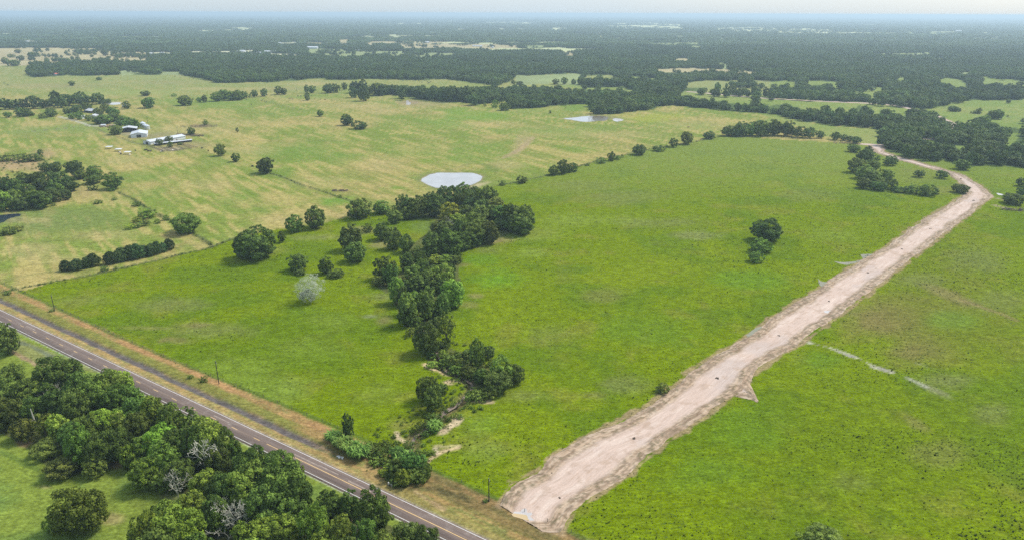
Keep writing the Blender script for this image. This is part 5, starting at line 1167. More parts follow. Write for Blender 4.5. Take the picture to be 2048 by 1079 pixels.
def wooded(x, y, h):
    px, py, _ = project(x, y, 0 * x); _, pt, _ = project(x, y, 0 * x + h)
    _d = project(x, y, 0 * x)[2]; fx, fy = warp_px(px, py, x, y, _d); dy = fy - py
    w = fy < np.interp(fx, BX, BY)
    op = open_land(fx, fy) | open_land(fx, (pt * .75 + py * .25) + dy) | open_land(fx, pt * .9 + py * .1 + dy - .3) | open_land(fx, (pt * .4 + py * .6) + dy)
    few = fbm(x, y, 45, 3, 711) * .7 + .3 * rng.uniform(0, 1, x.shape) > np.where(_d > 3300, .66, .70)   # lone trees and clumps left standing in the clearings
    w &= ~(op & ~(few & (py < 215)))
    w &= ~far_glade(x, y, _d)
    for p in BELTP: w |= inpoly(px, py, p)
    return w
# nearer woods: single crowns
step = 8.6
def field(y0, y1, step, h):
    ny = int((y1 - y0) / step); out = []
    for j in range(ny):
        yy = y0 + j * step; hw = yy * .86 + 60
        xx = np.arange(-hw, hw, step); out.append(np.stack([xx, np.full(len(xx), yy)], 1))
    q = np.concatenate(out); q = q + rng.uniform(-.48, .48, q.shape) * step
    return q[wooded(q[:, 0], q[:, 1], h)]
for i in range(6): cA = proto('woodland_crowns', crown_mesh('woodland_crown', 60 + 7 * i, 26, 17, .14, 'oak', [M['wood']]))
for i in range(5): cA = proto('woodland_crowns', crown_mesh('woodland_crown', 160 + 7 * i, 38, 24, .105, 'oak', [M['wood']]))
qn = field(640, 1750, 10.5, 10)
dn = fbm(qn[:, 0], qn[:, 1], 60, 3, 403); qn = qn[rng.uniform(0, 1, len(qn)) < np.clip(.9 + 2.0 * (dn - .42), .2, 1)]
q = field(1750, 3300, 9.2, 9)
dn = fbm(q[:, 0], q[:, 1], 110, 3, 401)
q = q[(rng.uniform(0, 1, len(q)) < np.clip(.86 + 2.2 * (dn - .42), .12, 1))]
nfar = len(q); q = np.concatenate([q, qn]); near_ = np.arange(len(q)) >= nfar
std = fbm(q[:, 0], q[:, 1], 55, 3, 405)
rad = np.where(near_, rng.uniform(4.6, 8.6, len(q)), rng.uniform(4.2, 7.6, len(q))); bb = np.where(near_, rng.uniform(4.2, 7.2, len(q)), rng.uniform(3.8, 6.4, len(q))) * (.62 + .8 * std)
pts = np.stack([q[:, 0], q[:, 1], bb * .98], 1); scl = np.stack([rad, rad, bb], 1)
ex = np.array([(t['x'], t['y'], t['z'], t['r'], t['b']) for t in extra]) if extra else np.zeros((0, 5))
if len(ex):
    pts = np.concatenate([pts, ex[:, :3]]); scl = np.concatenate([scl, np.stack([ex[:, 3], ex[:, 3], ex[:, 4]], 1)])
scatter('woodland', pts, scl, rng.uniform(0, 6.28, len(pts)), np.where(np.concatenate([near_, np.ones(len(ex), bool)]), rng.integers(6, 11, len(pts)), rng.integers(0, 6, len(pts))), cA, 'dark green oak woodland between the far pastures')
print('woodland', len(pts), 'individual', nt_, 'extra', len(ex))
# farther woods: patches of canopy, many crowns in each
def canopy_patch(seed, size=1.0, n=13):
    r = np.random.default_rng(seed); V = []; F = []; tone = []
    for i in range(n):
        c = np.array([r.uniform(-.5, .5), r.uniform(-.5, .5), r.uniform(.30, .75)]); rr = r.uniform(.13, .20)
        m = 16; e = unit(r.normal(size=(m, 3)) + np.array([0, 0, .6])); p = c + e * np.array([rr, rr, .38])
        nm = unit(e + r.normal(0, .4, e.shape)); a = unit(np.cross(nm, r.normal(size=nm.shape))); b_ = np.cross(nm, a); s = .055 * r.uniform(.7, 1.3, (m, 1))
        a = a * s; b_ = b_ * s; a[:, 2] *= 2.4; b_[:, 2] *= 2.4
        o = len(V) * 0
        V.append(np.stack([p - a, p - b_, p + a, p + b_], 1).reshape(-1, 3)); tone.append(.6 * r.uniform() + .4 * r.uniform(0, 1, m))
    V = np.concatenate(V); return mesh_np('canopy', V, np.arange(len(V)).reshape(-1, 4), [M['farwood']], face_attr=np.concatenate(tone))
for i in range(6): cB = proto('far_canopy', canopy_patch(500 + i))
def far_layer(name, y0, y1, st, hz, label):
    q = field(y0, y1, st, 9)
    sc_ = np.stack([np.full(len(q), st * 1.25), np.full(len(q), st * 1.25), hz * rng.uniform(.85, 1.2, len(q)) * (.5 + 1.0 * fbm(q[:, 0] / 2, q[:, 1], st * 3.5, 3, 409))], 1)
    print(name, len(q))
    return scatter(name, np.stack([q[:, 0], q[:, 1], 0 * q[:, 0]], 1), sc_, rng.integers(0, 4, len(q)) * 1.5708, rng.integers(0, 6, len(q)), cB, label)
far_layer('far_woodland', 3300, 8000, 33, 11, 'bluish far woodland stretching to the haze')
far_layer('horizon_woodland', 8000, 15000, 58, 12, 'hazy woodland below the horizon')
far_layer('last_woodland', 15000, 30000, 120, 13, 'faint woodland along the horizon')

# grass tufts in the near meadow: mounded dark clumps and paler seedy ones
def tuft(seed, n=9):
    r = np.random.default_rng(seed); V = []; F = []
    for i in range(n):
        a = r.uniform(0, 6.28); l = r.uniform(.35, .6); w = .16; c_, s_3 = math.cos(a), math.sin(a); o = len(V); z = r.uniform(.2, .42)
        V += [(-s_3 * w, c_ * w, 0), (s_3 * w, -c_ * w, 0), (c_ * l * .6 + s_3 * w, s_3 * l * .6 - c_ * w, z), (c_ * l * .6 - s_3 * w, s_3 * l * .6 + c_ * w, z)]
        F.append((o, o + 1, o + 2, o + 3))
    return V, F, r.uniform(0, 1, n)
M['tuft'] = leaf_mat('grass_tufts', (.048, .076, .004), (.075, .11, .006), .2); M['tuftpale'] = leaf_mat('seeding_grass', (.14, .19, .03), (.22, .26, .06), .2)
for i in range(4):
    V, F, tn = tuft(i); cT = proto('grass_tuft', mesh_np('tuft', V, F, [M['tuft']], face_attr=tn))
for i in range(2):
    V, F, tn = tuft(i + 9); cT = proto('grass_tuft', mesh_np('tuft', V, F, [M['tuftpale']], face_attr=tn))
n = 260000
yy = 150 + 620 * rng.uniform(0, 1, n) ** 1.35; xx = rng.uniform(-1, 1, n) * (yy * .80 + 20)
px, py, _ = project(xx, yy, 0 * xx)
s_q, t_q = road_st(xx, yy)
ok = inpoly(px, py, LUSH) & ~inpoly(xx, yy, dpoly) & (t_q > HALF + 18)
cl_ = fbm(xx, yy, 26, 3, 601) * .6 + fbm(xx, yy, 90, 2, 602) * .4
dens = smooth(.42, .66, cl_) * .85 + .06
right = smooth(1250, 1500, px)
dens = dens * (.65 + .35 * right)
ok &= rng.uniform(0, 1, n) < dens * .30
pale = (rng.uniform(0, 1, n) < np.where((px < 900) & (py > 600), .5, .07))
xx, yy, pale = xx[ok], yy[ok], pale[ok]
sz = rng.uniform(.28, .72, len(xx)) * (1 + .7 * (rng.uniform(0, 1, len(xx)) < .05)) * np.where(yy > 350, 1.25, 1)
idx = np.where(pale, rng.integers(4, 6, len(xx)), rng.integers(0, 4, len(xx)))
print('tufts', len(xx))
scatter('meadow_tufts', np.stack([xx, yy, 0 * xx], 1), np.stack([sz, sz, sz * .9], 1), rng.uniform(0, 6.28, len(xx)), idx, cT, 'tussocks of darker grass over the bright meadow')

# low scrub and weeds: along the creek, under the thickets, on fence lines and the reddish waste ground at the left edge
for i in range(3): cS = proto('scrub_clump', lod('shrub', 3, i))
P_ = []; 
def along(pts, n, spread, r0, r1):
    P = np.array(pts); seg = np.hypot(*np.diff(P, axis=0).T); cum = np.concatenate([[0], np.cumsum(seg)]); t = rng.uniform(0, cum[-1], n)
    x = np.interp(t, cum, P[:, 0]) + rng.normal(0, spread, n); y = np.interp(t, cum, P[:, 1]) + rng.normal(0, spread, n)
    keep_ = fbm(x, y, 9, 2, 801) > .45
    for a, b in zip(x[keep_], y[keep_]): P_.append((a, b, rng.uniform(r0, r1)))
def inside(crop, poly, n, r0, r1):
    q = cp(crop, poly); xs_ = [p[0] for p in q]; ys_ = [p[1] for p in q]
    a, b = rng.uniform(min(xs_), max(xs_), n), rng.uniform(min(ys_), max(ys_), n); m = inpoly(a, b, q); x, y = ground(a[m], b[m])
    for u, v_ in zip(x, y): P_.append((u, v_, rng.uniform(r0, r1)))
along(CREEK_W, 380, 4.5, .3, .95)
along(CREEK_W[-12:], 160, 7, .3, .9)
inside('k4', [(480, 380), (560, 340), (900, 350), (1180, 480), (1250, 620), (1180, 740), (950, 800), (800, 740), (740, 600), (520, 500)], 150, .8, 1.9)
inside('k3', [(680, 200), (900, 280), (1100, 400), (1300, 320), (1250, 440), (1050, 560), (860, 490), (700, 420)], 170, .5, 1.4)
inside('k3', [(980, 700), (1300, 620), (1320, 700), (1100, 790), (990, 790)], 60, .5, 1.3)
inside('k2', [(560, 760), (900, 560), (1100, 560), (1050, 760), (860, 900), (640, 900)], 120, .5, 1.5)
inside('k2', [(560, 300), (700, 230), (1000, 480), (1000, 560), (640, 520)], 120, .7, 1.8)
inside('k1', [(760, 690), (1250, 700), (1250, 840), (900, 800)], 110, .6, 1.6)
inside('k1', [(1000, 560), (1500, 640), (1250, 720), (1050, 760)], 80, .8, 1.8)
inside('b1', [(0, 215), (340, 170), (420, 190), (330, 260), (160, 320), (0, 350)], 90, .5, 1.3)
inside('b1', [(0, 420), (300, 300), (560, 320), (600, 430), (430, 570), (0, 600)], 200, .9, 2.2)
inside('b1', [(1000, 740), (1140, 640), (1300, 690), (1180, 720)], 40, .5, 1.2)
inside('b4', [(690, 120), (850, 110), (1000, 280), (1040, 430), (1330, 470), (960, 450), (720, 400)], 90, .8, 2.0)
for k_, P in FENCES.items():
    if k_ != 'highway': along(P, int(len(P) * 14), .8, .25, .8)
along(FENCES['highway'][:30], 60, .5, .2, .5)
inside('w2', [(100, 150), (1100, 400), (1250, 560), (1600, 600), (1750, 740), (1500, 800), (1400, 560), (900, 420), (300, 260)], 120, .4, 1.1)
inside('b2', [(900, 620), (1050, 700), (1050, 780), (930, 800)], 25, .4, .9)
q = np.array(P_); print('scrub', len(q))
ok = (np.abs(road_st(q[:, 0], q[:, 1])[1]) > HALF + 2.5)
q = q[ok]
scatter('scrub', np.stack([q[:, 0], q[:, 1], q[:, 2] * .55], 1), np.stack([q[:, 2], q[:, 2], q[:, 2] * .8], 1), rng.uniform(0, 6.28, len(q)), rng.integers(0, 3, len(q)), cS, 'low weedy scrub along the creek, thickets and fences')

# ------------------------------------------------------------------ utility poles, fences
def pole(px, py, h, label, cross=False, light=False):
    x, y = gp(px, py); root = thing('utility_pole', (x, y, 0), label, 'utility pole', 'utility poles')
    mb = MB(); mb.tube([(0, 0, -.3), (0, 0, h)], [.19, .13], 8); link('pole_shaft', mb.mesh('pole_shaft', M['polewood']), root)
    mb = MB(); mb.tube([(0, 0, h), (0, 0, h + .12), (0, 0, h + .3)], [.11, .10, .05], 8); link('insulator', mb.mesh('insulator', M['iron']), root)
    mb = MB(); mb.box(.12, .32, -.1, .1, h - 1.1, h - .7); link('bracket', mb.mesh('bracket', M['iron']), root)
    if cross:
        mb = MB(); mb.box(-1.1, 1.1, -.08, .08, h - .7, h - .5); link('crossarm', mb.mesh('crossarm', M['polewood']), root)
    if light:
        mb = MB(); mb.tube([(0, 0, h - .2), (1.0, 0, h + .2)], [.06, .05], 5); mb.box(.8, 1.3, -.15, .15, h + .1, h + .3); link('lamp_arm', mb.mesh('lamp_arm', M['iron']), root)
for a in [(978, 1002, 8.4, 'dark wooden utility pole by the near end of the dirt road'), (438, 767, 10.2, 'tall dark utility pole between the roadside bushes and pasture'), (109.5, 621, 8.6, 'dark utility pole at the left end of the roadside fence'),
          (594, 186, 9, 'thin pole in the far pasture left of the oak pair', True), (296, 248, 10, 'light pole beside the silver grain bins', False, True), (357, 275, 12, 'thin pole behind the corral', False, True), (261, 217, 8, 'thin pole right of the small white house'), (807, 176, 9, 'thin pole in the strip behind the belt')]:
    pole(*a)
def fence(name, pts, step, label, hgt=1.25):
    P = [Vector((p[0], p[1], 0)) for p in pts]; mp_ = MB(); mw = MB(); tot = 0; posts = []
    for a, b in zip(P[:-1], P[1:]):
        l = (b - a).length; n = max(1, int(l / step))
        for i in range(n): posts.append(a + (b - a) * (i / n))
    posts.append(P[-1]); R = random.Random(len(posts))
    for p in posts:
        h = hgt * R.uniform(.9, 1.1); r = .07
        mp_.add([(p.x - r, p.y - r, -.2), (p.x + r, p.y - r, -.2), (p.x + r, p.y + r, -.2), (p.x - r, p.y + r, -.2), (p.x - r, p.y - r, h), (p.x + r, p.y - r, h), (p.x + r, p.y + r, h), (p.x - r, p.y + r, h)],
                [(4, 5, 6, 7), (0, 1, 5, 4), (1, 2, 6, 5), (2, 3, 7, 6), (3, 0, 4, 7)])
    for z in (.4, .75, 1.1):
        for a, b in zip(posts[:-1], posts[1:]):
            mw.add([(a.x, a.y, z - .012), (b.x, b.y, z - .012), (b.x, b.y, z + .012), (a.x, a.y, z + .012)], [(0, 1, 2, 3)])
    x, y = pts[0][0], pts[0][1]
    root = thing(name, (0, 0, 0), label, 'fence')
    o = link('posts', mp_.mesh('posts', M['post']), root); o['kind'] = 'stuff'
    o = link('wires', mw.mesh('wires', M['iron']), root); o['kind'] = 'stuff'
hw = FENCES['highway']; cut = next(i for i in range(1, len(hw)) if math.hypot(hw[i][0] - hw[i - 1][0], hw[i][1] - hw[i - 1][1]) > 20)
fence('wire_fence', hw[:cut], 4.5, 'wire fence on posts along the highway verge, left stretch')
fence('wire_fence', hw[cut:], 4.5, 'wire fence along the highway verge right of the culvert')
fence('wire_fence', FENCES['west'], 5, 'wire fence between dry pasture and bright meadow at left')
fence('wire_fence', FENCES['north'], 5, 'wire fence running down past the round oak')
fence('wire_fence', FENCES['pond'], 6, 'wire fence crossing the dry pasture left of the pond')
fence('wire_fence', FENCES['east'], 6, 'wire fence from the pond to the meadow copse')
def rails(pts, label):
    mb = MB(); P = [gp(*p) for p in pts]; root = thing('corral_fence', (P[0][0], P[0][1], 0), label, 'corral fence', 'corral rails by the long shed'); o0 = P[0]
    for a, b in zip(P[:-1], P[1:]):
        for z in (.5, 1.0, 1.5): mb.tube([(a[0] - o0[0], a[1] - o0[1], z), (b[0] - o0[0], b[1] - o0[1], z)], [.09, .09], 4)
    link('rail', mb.mesh('rail', M['brush']), root)
    mb = MB()
    for a, b in zip(P[:-1], P[1:]):
        n = max(1, int(math.hypot(b[0] - a[0], b[1] - a[1]) / 3))
        for i in range(n + 1):
            x, y = a[0] + (b[0] - a[0]) * i / n - o0[0], a[1] + (b[1] - a[1]) * i / n - o0[1]; mb.tube([(x, y, -.1), (x, y, 1.7)], [.1, .1], 4)
    link('post', mb.mesh('post', M['brush']), root)
for pts, lab in [([(1200, 690), (1420, 775), (1600, 765), (1800, 735)], 'outer corral rail nearest the pasture'), ([(1330, 700), (1500, 765)], 'short corral rail left of the small shed oak'), ([(1450, 710), (1600, 760)], 'middle corral rail by the small shed oak'),
                 ([(1560, 690), (1700, 745)], 'corral rail right of the small shed oak'), ([(1640, 680), (1790, 730)], 'rightmost corral rail beside the bare yard'), ([(1560, 600), (1700, 680), (1880, 725)], 'back corral rail behind the long shed')]:
    rails(cp('f1', pts), lab)

# ------------------------------------------------------------------ farm buildings
def gable(x, y, rz, wd, ln, eave, ridge, label, name='barn', wall='whitepaint', roof='roofmetal', front='door', group=None, windows=0, parts=True):
    """local x: along the ridge (length), local y: across (width); the gable at -x is the front"""
    root = thing(name, (x, y, 0), label, 'barn' if name == 'barn' else name.replace('_', ' '), group, rz)
    hl, hw = ln / 2, wd / 2
    mb = MB()
    mb.add([(-hl, -hw, -.2), (hl, -hw, -.2), (hl, hw, -.2), (-hl, hw, -.2), (-hl, -hw, eave), (hl, -hw, eave), (hl, hw, eave), (-hl, hw, eave), (-hl, 0, ridge), (hl, 0, ridge)],
           [(0, 1, 5, 4), (2, 3, 7, 6), (1, 2, 6, 9, 5)] + ([(3, 0, 4, 8, 7)] if front != 'open' else [(4, 8, 7)]))
    link('wall', mb.mesh('wall', M[wall]), root)
    e = .5; th = .18; sl = (ridge - eave) / hw; z0 = eave - sl * e; mb = MB()
    for sgn in (-1, 1):
        a = [(-hl - e, sgn * (hw + e), z0 + .05), (hl + e, sgn * (hw + e), z0 + .05), (hl + e, 0, ridge + .05), (-hl - e, 0, ridge + .05)]
        b = [(p[0], p[1], p[2] + th) for p in a]
        fs = [(0, 1, 2, 3), (7, 6, 5, 4), (0, 4, 5, 1), (1, 5, 6, 2), (3, 7, 4, 0)]
        if sgn > 0: fs = [tuple(reversed(f)) for f in fs]
        mb.add(a + b, fs)
    rf = link('roof', mb.mesh('roof', M[roof]), root)
    if not parts: return root
    if front == 'open':
        mb = MB(); mb.box(-hl + 2.0, -hl + 2.2, -hw + .1, hw - .1, -.1, eave - .1); link('interior_shade', mb.mesh('interior_shade', M['darkopen']), root)  # dark sheet behind the open front stands in for interior shade
        for t in np.linspace(-hw + .2, hw - .2, 5):
            mb = MB(); mb.box(-hl - .1, -hl + .15, t - .12, t + .12, -.1, eave); link('post', mb.mesh('post', M['post']), root)
    else:
        mb = MB(); dw = wd * .14; mb.box(-hl - .06, -hl - .01, -dw, dw, 0, eave * .85); link('door', mb.mesh('door', M['darkopen']), root)
    for i in range(windows):
        t = -hl + (i + .5) * ln / windows
        mb = MB(); mb.box(t - .6, t + .6, -hw - .06, -hw - .01, eave * .4, eave * .8); wn = link('window', mb.mesh('window', M['glass']), root)
        mb = MB(); mb.box(t - .75, t + .75, -hw - .10, -hw - .06, eave * .8, eave * .86); link('frame', mb.mesh('frame', M['whitepaint']), wn)
    mb = MB(); mb.box(-hl - .5, hl + .5, -.2, .2, ridge + .18, ridge + .34); link('ridge_cap', mb.mesh('ridge_cap', M[roof]), rf)
    return root
def at(crop, px, py): return gp(*cp(crop, [(px, py)])[0])
R90 = math.pi / 2
def gfront(px, py, deg, wd, ln, *a, **k):
    x, y = at('f1', px, py); r = math.radians(deg); return gable(x + math.cos(r) * ln / 2, y + math.sin(r) * ln / 2, r, wd, ln, *a, **k)
gfront(1080, 583, 113, 17, 24, 3.9, 5.9, 'white metal barn with a dark doorway, middle of the farmstead')
gfront(935, 512, 113, 19, 15, 4.3, 6.2, 'open-sided white-roofed shed partly under farm oaks', front='open', wall='darkopen')
gfront(1190, 674, 63, 13, 46, 3.2, 4.6, 'long white shed beside the corral')
gfront(1290, 692, 42, 4, 40, 2.2, 2.6, 'low narrow white feed roof along the corral', name='shed', front='open', wall='darkopen')
x, y = at('f1', 440, 240); gable(x, y, math.radians(150), 11, 17, 3.2, 5.6, 'farmhouse with pale roof among the oaks', name='house', windows=4, wall='darkopen')
x, y = at('f1', 470, 305); gable(x, y, math.radians(100), 8, 12, 2.8, 4.2, 'small pale house below the farmhouse', name='house', windows=2)
x, y = at('f1', 310, 325); gable(x, y, math.radians(70), 5, 6, 2.8, 4.6, 'tiny white shed left of the farm lane', name='shed')
x, y = at('f1', 815, 345); gable(x, y, math.radians(30), 4, 6, 2.3, 3.2, 'tiny white shed between the dark farm oaks', name='shed')
x, y = at('f1', 890, 172); gable(x, y, math.radians(-60), 7, 9, 2.8, 4.4, 'little white house under the round oak', name='house', windows=2)
x, y = at('f1', 630, 435); 
mb = MB(); R = random.Random(3)
for _ in range(26):
    a, b = R.uniform(-9, 9), R.uniform(-3, 3); s = R.uniform(.5, 1.5); mb.box(a - s, a + s, b - s * .6, b + s * .6, 0, R.uniform(.4, 1.6))
tag(link('scrap_pile', mb.mesh('scrap_pile', plain('rusty_scrap', (.30, .19, .13), .9, .5, .6)), None, (x, y, 0), .2), 'rusty brown scrap pile by the farm lane', 'scrap pile')
x, y = at('f1', 598, 432); gable(x, y, .3, 4, 5, 2.2, 2.8, 'white trailer box at the scrap pile', name='trailer')
def bin_(x, y, r, h, label):
    root = thing('grain_bin', (x, y, 0), label, 'grain bin', 'grain bins'); n = 18; mb = MB(); mb.tube([(0, 0, -.1), (0, 0, h)], [r, r], n, cap=False); link('wall', mb.mesh('wall', M['silver']), root)
    mb = MB(); mb.tube([(0, 0, h), (0, 0, h + r * .55), (0, 0, h + r * .6)], [r * 1.05, .25, .2], n); link('roof', mb.mesh('roof', M['silver']), root)
x, y = at('f1', 1135, 440); bin_(x, y, 3.6, 5.2, 'silver grain bin, the left one behind the barns')
x, y = at('f1', 1195, 472); bin_(x, y, 3.2, 4.6, 'silver grain bin, the right one near the light pole')
x, y = at('f1', 1165, 455); bin_(x, y, 3.0, 4.4, 'silver grain bin between the other two bins')
for i, (px, py) in enumerate([(675, 735), (805, 768), (928, 808)]):
    x, y = at('f1', px, py); root = thing('shade_shelter', (x, y, 0), ['white roofed livestock shelter farthest from the barns', 'middle white roofed livestock shelter on the pasture', 'white roofed livestock shelter nearest the thicket, beside grazing cattle'][i], 'shelter', 'white livestock shelters', .1)
    mb = MB(); mb.box(-3.2, 3.2, -2.6, 2.6, 2.3, 2.55); mb.add([(-3.3, -2.7, 2.55), (3.3, -2.7, 2.55), (3.3, 2.7, 2.55), (-3.3, 2.7, 2.55), (0, 0, 3.1)], [(0, 1, 4), (1, 2, 4), (2, 3, 4), (3, 0, 4)]); link('roof', mb.mesh('roof', M['whitepaint']), root)
    for sx in (-1, 1):
        for sy in (-1, 1):
            mb = MB(); mb.tube([(sx * 2.9, sy * 2.3, -.1), (sx * 2.9, sy * 2.3, 2.35)], [.12, .12], 5); link('leg', mb.mesh('leg', M['iron']), root)
# far homes and barns in the woods
FARB = [('a1', 212, 333, 22, 16, 5, 'w', 'white barn in the far woods at upper left'), ('a1', 470, 600, 20, 12, 5, 'r', 'house with a red roof in the far grove'), ('a1', 318, 604, 22, 10, 4, 'w', 'grey-white shed left of the red-roofed house'), ('a1', 915, 567, 16, 12, 6, 'w', 'white house in the far clearing'),
        ('a1', 1060, 552, 10, 8, 5, 'w', 'small white house right of the far clearing'), ('a1', 1640, 586, 30, 10, 4, 'w', 'long white house before the far woods'), ('a1', 1690, 607, 28, 16, 6, 'w', 'large white barn at the edge of the far pasture'), ('a1', 1196, 431, 18, 12, 5, 'w', 'white shed right of the tan far field'),
        ('a1', 1296, 430, 14, 10, 6, 'w', 'second white building right of the tan far field'), ('a1', 1932, 413, 28, 16, 6, 'w', 'white barn in the far strip clearing'), ('a2', 116, 424, 40, 26, 9, 'w', 'big white warehouse in the far woods'), ('a2', 48, 426, 34, 20, 5, 'w', 'low white shed left of the warehouse'),
        ('a2', 437, 388, 60, 34, 9, 'w', 'largest white arena building beyond the woods'), ('a2', 322, 389, 24, 16, 6, 'w', 'white barn left of the arena building'), ('a2', 382, 388, 18, 16, 6, 'w', 'white barn beside the arena building'), ('a2', 180, 346, 34, 16, 5, 'w', 'pale shed in the woods above the warehouse'),
        ('a2', 1360, 342, 30, 20, 7, 'w', 'white barn on the tan far field'), ('a2', 1352, 420, 30, 18, 6, 'w', 'white barn at the right of the green far field'), ('a2', 832, 406, 40, 14, 5, 'w', 'long white shed above the green far field'), ('a2', 922, 326, 26, 14, 6, 'w', 'white roof left in the distant clearing'),
        ('a2', 976, 326, 24, 14, 6, 'w', 'white roof right in the distant clearing'), ('a2', 1770, 370, 44, 14, 5, 'w', 'long grey shed on the tan far field'), ('a2', 1890, 382, 16, 12, 6, 'w', 'white house at the lower right of the tan field'), ('a3', 530, 317, 14, 10, 9, 'w', 'lone bright white house in the woods'),
        ('a3', 640, 249, 24, 14, 9, 'w', 'white house at the top of the distant road gap'), ('a3', 306, 408, 16, 10, 6, 'w', 'small white house above the tan clearing'), ('a3', 740, 212, 70, 30, 9, 'w', 'white building left of the large distant field'), ('a3', 1548, 184, 60, 30, 12, 'w', 'faint white building near the horizon'),
        ('a4', 1530, 252, 60, 30, 12, 'w', 'white building at the right end of the pale distant field'), ('a2', 600, 346, 20, 12, 6, 'w', 'white shed left of the distant tan clearing'), ('a1', 1400, 431, 24, 10, 5, 'w', 'third white building right of the tan far field')]
for crop, px, py, ln, wd, hh, colr, lab in FARB:
    x, y = at(crop, px, py + 2); gable(x, y, random.Random(px).uniform(-.5, .5) + (0 if ln > 20 else R90), wd, ln, hh * .7, hh, lab, name='house' if 'house' in lab else 'barn', roof='redroof' if colr == 'r' else 'roofmetal', parts=False, group='far buildings')

# ------------------------------------------------------------------ cattle
def cow_mesh(name, mat, graze=True, lying=False):
    bm_mesh = bpy.data.meshes.new(name)
    # one vertex per joint, grown into a body with the Skin modifier
    J = {'rump': ((-.85, 0, 1.12), .30), 'hip': ((-.6, 0, 1.12), .38), 'belly': ((0, 0, .98), .42), 'chest': ((.6, 0, 1.02), .38), 'neck': ((.98, 0, 1.12 if not graze else .95), .22),
         'poll': ((1.3, 0, 1.3 if not graze else .5), .16), 'muzzle': ((1.6, 0, 1.15 if not graze else .2), .09), 'tail': ((-1.0, 0, 1.0), .05), 'tuft': ((-1.05, 0, .45), .05)}
    E = [('rump', 'hip'), ('hip', 'belly'), ('belly', 'chest'), ('chest', 'neck'), ('neck', 'poll'), ('poll', 'muzzle'), ('rump', 'tail'), ('tail', 'tuft')]
    for s, sg in (('l', 1), ('r', -1)):
        J['stifle' + s] = ((-.55, .22 * sg, .78), .15); J['hock' + s] = ((-.82, .24 * sg, .48), .07); J['hoof' + s] = ((-.74, .24 * sg, .04), .06)
        J['elbow' + s] = ((.55, .22 * sg, .72), .13); J['knee' + s] = ((.56, .22 * sg, .42), .07); J['fhoof' + s] = ((.58, .22 * sg, .04), .06); J['ear' + s] = ((1.25, .26 * sg, 1.34 if not graze else .55), .04)
        E += [('hip', 'stifle' + s), ('stifle' + s, 'hock' + s), ('hock' + s, 'hoof' + s), ('chest', 'elbow' + s), ('elbow' + s, 'knee' + s), ('knee' + s, 'fhoof' + s), ('poll', 'ear' + s)]
    ks = list(J); bm_mesh.from_pydata([J[k][0] for k in ks], [(ks.index(a), ks.index(b)) for a, b in E], []); bm_mesh.update()
    o = bpy.data.objects.new(name, bm_mesh); COL.objects.link(o)
    sk = o.modifiers.new('s', 'SKIN')
    for i, k in enumerate(ks):
        bm_mesh.skin_vertices[0].data[i].radius = (J[k][1], J[k][1]); bm_mesh.skin_vertices[0].data[i].use_root = (k == 'belly')
    dg = bpy.context.evaluated_depsgraph_get(); dg.update()
    me = bpy.data.meshes.new_from_object(o.evaluated_get(dg)); me.name = name; me.materials.clear(); me.materials.append(mat)
    for p in me.polygons: p.use_smooth = True
    bpy.data.objects.remove(o); return me
_probe = bpy.data.meshes.new('cow')
COWS = {}
def cow_me(k):
    if k not in COWS: COWS[k] = cow_mesh('cow', {'k': M['cowblack'], 'w': M['cowwhite'], 'r': M['cowred']}[k[0]], k[1] == 'g')
    return COWS[k]
HERD = [('a2', [(46, 808), (66, 814), (82, 821)], 'k', 'at the left end of the far green pasture', 'black cattle at left of the far pasture'), ('a2', [(268, 792), (281, 790), (293, 797)], 'k', 'in the trio near the far oak row', 'black cattle near the far oak row'),
        ('a2', [(335, 772), (358, 772), (385, 769), (442, 768)], 'k', 'beside the thin double oak', 'black cattle beside the thin oak'), ('a2', [(472, 796), (515, 798), (552, 801)], 'r', 'right of the thin double oak', 'reddish cattle right of the thin oak'),
        ('a2', [(1175, 650), (1205, 645), (1230, 642), (1255, 646), (1262, 652), (1276, 648), (1300, 650)], 'k', 'left half of the herd in the strip behind the belt', 'black herd behind the belt'),
        ('a2', [(1312, 643), (1326, 662), (1336, 645), (1350, 648), (1362, 645), (1368, 657), (1380, 663), (1386, 665), (1396, 658), (1372, 670)], 'k', 'right half of the herd in the strip behind the belt', 'black herd behind the belt'),
        ('f1', [(1030, 766), (1168, 760), (1180, 757), (1203, 770), (1225, 771), (1243, 772), (1392, 774)], 'k', 'below the long white shed', 'black cattle below the long shed'), ('f1', [(835, 812), (1940, 735), (2025, 770)], 'k', 'on the pasture near the farm', 'black cattle near the farm'),
        ('f1', [(818, 792), (955, 826), (1542, 764), (1380, 784)], 'w', 'near the livestock shelters and corral', 'pale cattle near the farm'), ('b1', [(2018, 255)], 'k', 'alone on the dry pasture', 'black cattle on the dry pasture'),
        ('a1', [(1970, 802), (2010, 840)], 'k', 'before the tree row behind the farm', 'black cattle before the tree row'), ('a1', [(1250, 632), (1395, 616), (1440, 622), (1628, 640), (1690, 644), (1545, 632)], 'k', 'on the far pasture below the white house', 'black cattle on the far pasture'),
        ('a1', [(34, 668), (64, 682), (228, 459), (456, 456), (912, 476)], 'k', 'dotted over the upper left pastures', 'black cattle at upper left'), ('a3', [(305, 905), (1410, 1022), (428, 866)], 'r', 'near the belt and the narrow pond', 'reddish cattle near the narrow pond'),
        ('d4', [], 'k', '', '')]
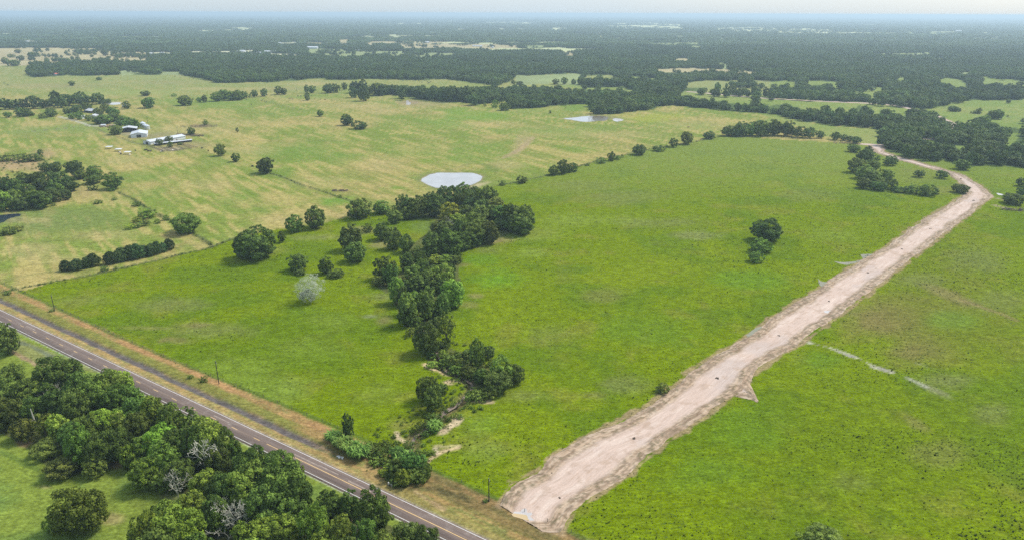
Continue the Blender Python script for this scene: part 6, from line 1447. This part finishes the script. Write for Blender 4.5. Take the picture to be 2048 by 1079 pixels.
for crop, pts, c_, place, grp in HERD:
    pts = sorted(pts)
    for i, (px, py) in enumerate(pts):
        R = random.Random(px * 7 + py); x, y = at(crop, px, py)
        col_ = {'k': 'black', 'w': 'pale', 'r': 'reddish brown'}[c_]
        order = '' if len(pts) == 1 else ', ' + (ORD[i] if i < len(pts) - 1 else 'rightmost')
        o = link('cow', cow_me(c_ + ('g' if R.random() < .6 else 's')), None, (x, y, 0), R.uniform(0, 6.28), (1.15, 1.15, 1.1))
        lab = f"{col_} cow {place}{order}"
        if len(lab.split()) > 16: lab = lab.replace('reddish brown', 'brown')
        tag(o, lab, 'cow', grp)

# small roadside things: culvert headwall, pale riprap, survey stakes
mb = MB(); x, y = at('k4', 800, 790); mb.box(-.9, .9, -.25, .25, -.3, .8); root = thing('culvert_headwall', (x, y, 0), 'pale concrete culvert headwall at the foot of the thicket', 'culvert', None, math.atan2(RD[1], RD[0]))
link('wall', mb.mesh('wall', M['whitestone']), root); mb = MB(); mb.tube([(0, -.3, .2), (0, -.5, .2)], [.3, .3], 12); link('pipe', mb.mesh('pipe', M['darkopen']), root)
for i, (px, py) in enumerate([(205, 470), (235, 478), (258, 484)]):
    x, y = at('k4', px, py); mb = MB(); R = random.Random(i)
    for _ in range(4): a, b, s = R.uniform(-.5, .5), R.uniform(-.3, .3), R.uniform(.2, .4); mb.box(a - s, a + s, b - s * .7, b + s * .7, 0, s)
    tag(link('riprap_stone', mb.mesh('riprap_stone', M['whitestone']), None, (x, y, 0), i), ['leftmost white stone heap on the verge below the reeds', 'middle white stone heap on the verge below the reeds', 'rightmost white stone heap on the verge below the reeds'][i], 'stones', 'white stones on the verge')
# clods on the dirt road, dark dots in the photograph
for i, (crop, px, py, s) in enumerate([('d3', 972, 268, .9), ('c3', 1640, 862, .9), ('b4', 1297, 750, .8), ('b4', 1068, 912, .8), ('c4', 488, 248, .7), ('c4', 85, 522, .7), ('c4', 800, 22, .8), ('b4', 1640, 525, 1.3), ('b4', 1540, 352, 1.2), ('d3', 380, 742, .5), ('d3', 320, 545, .5)]):
    x, y = at(crop, px, py); mb = MB(); R = random.Random(i)
    for _ in range(5):
        a, b = R.uniform(-.6, .6) * s, R.uniform(-.6, .6) * s; mb.tube([(a, b, 0), (a, b, .25 * s), (a + .1, b, .5 * s)], [.4 * s, .32 * s, .05], 6)
    tag(link('soil_clod', mb.mesh('soil_clod', M['brush']), None, (x, y, 0), i), ['dark clod near the bottom of the dirt road', 'dark clod where the spur leaves the dirt road', 'dark clod high on the dirt road', 'dark clod midway up the dirt road', 'dark clod on the middle of the dirt road above the seep', 'dark clod just left of the seep', 'small dark clod beside the puddle meadow', 'large clod at the corner of the dirt road', 'dark clod past the corner of the dirt road', 'tiny clod above the tan puddle', 'tiny clod on the left bank rut'][i], 'clod', 'clods on the dirt road')

# ------------------------------------------------------------------ air
mb = MB(); mb.box(-70000, 70000, -900, 78000, -3, H + 6)
m = bpy.data.materials.new('haze_air'); m.use_nodes = True; nt = m.node_tree; nt.nodes.clear()
out = nt.nodes.new('ShaderNodeOutputMaterial'); pv = nt.nodes.new('ShaderNodeVolumePrincipled')
pv.inputs['Color'].default_value = (.65, .83, .95, 1); pv.inputs['Density'].default_value = HAZE; pv.inputs['Anisotropy'].default_value = .2
nt.links.new(pv.outputs[0], out.inputs['Volume'])
hz = tag(link('haze', mb.mesh('haze', m)), 'pale summer haze over the land', kind='stuff')
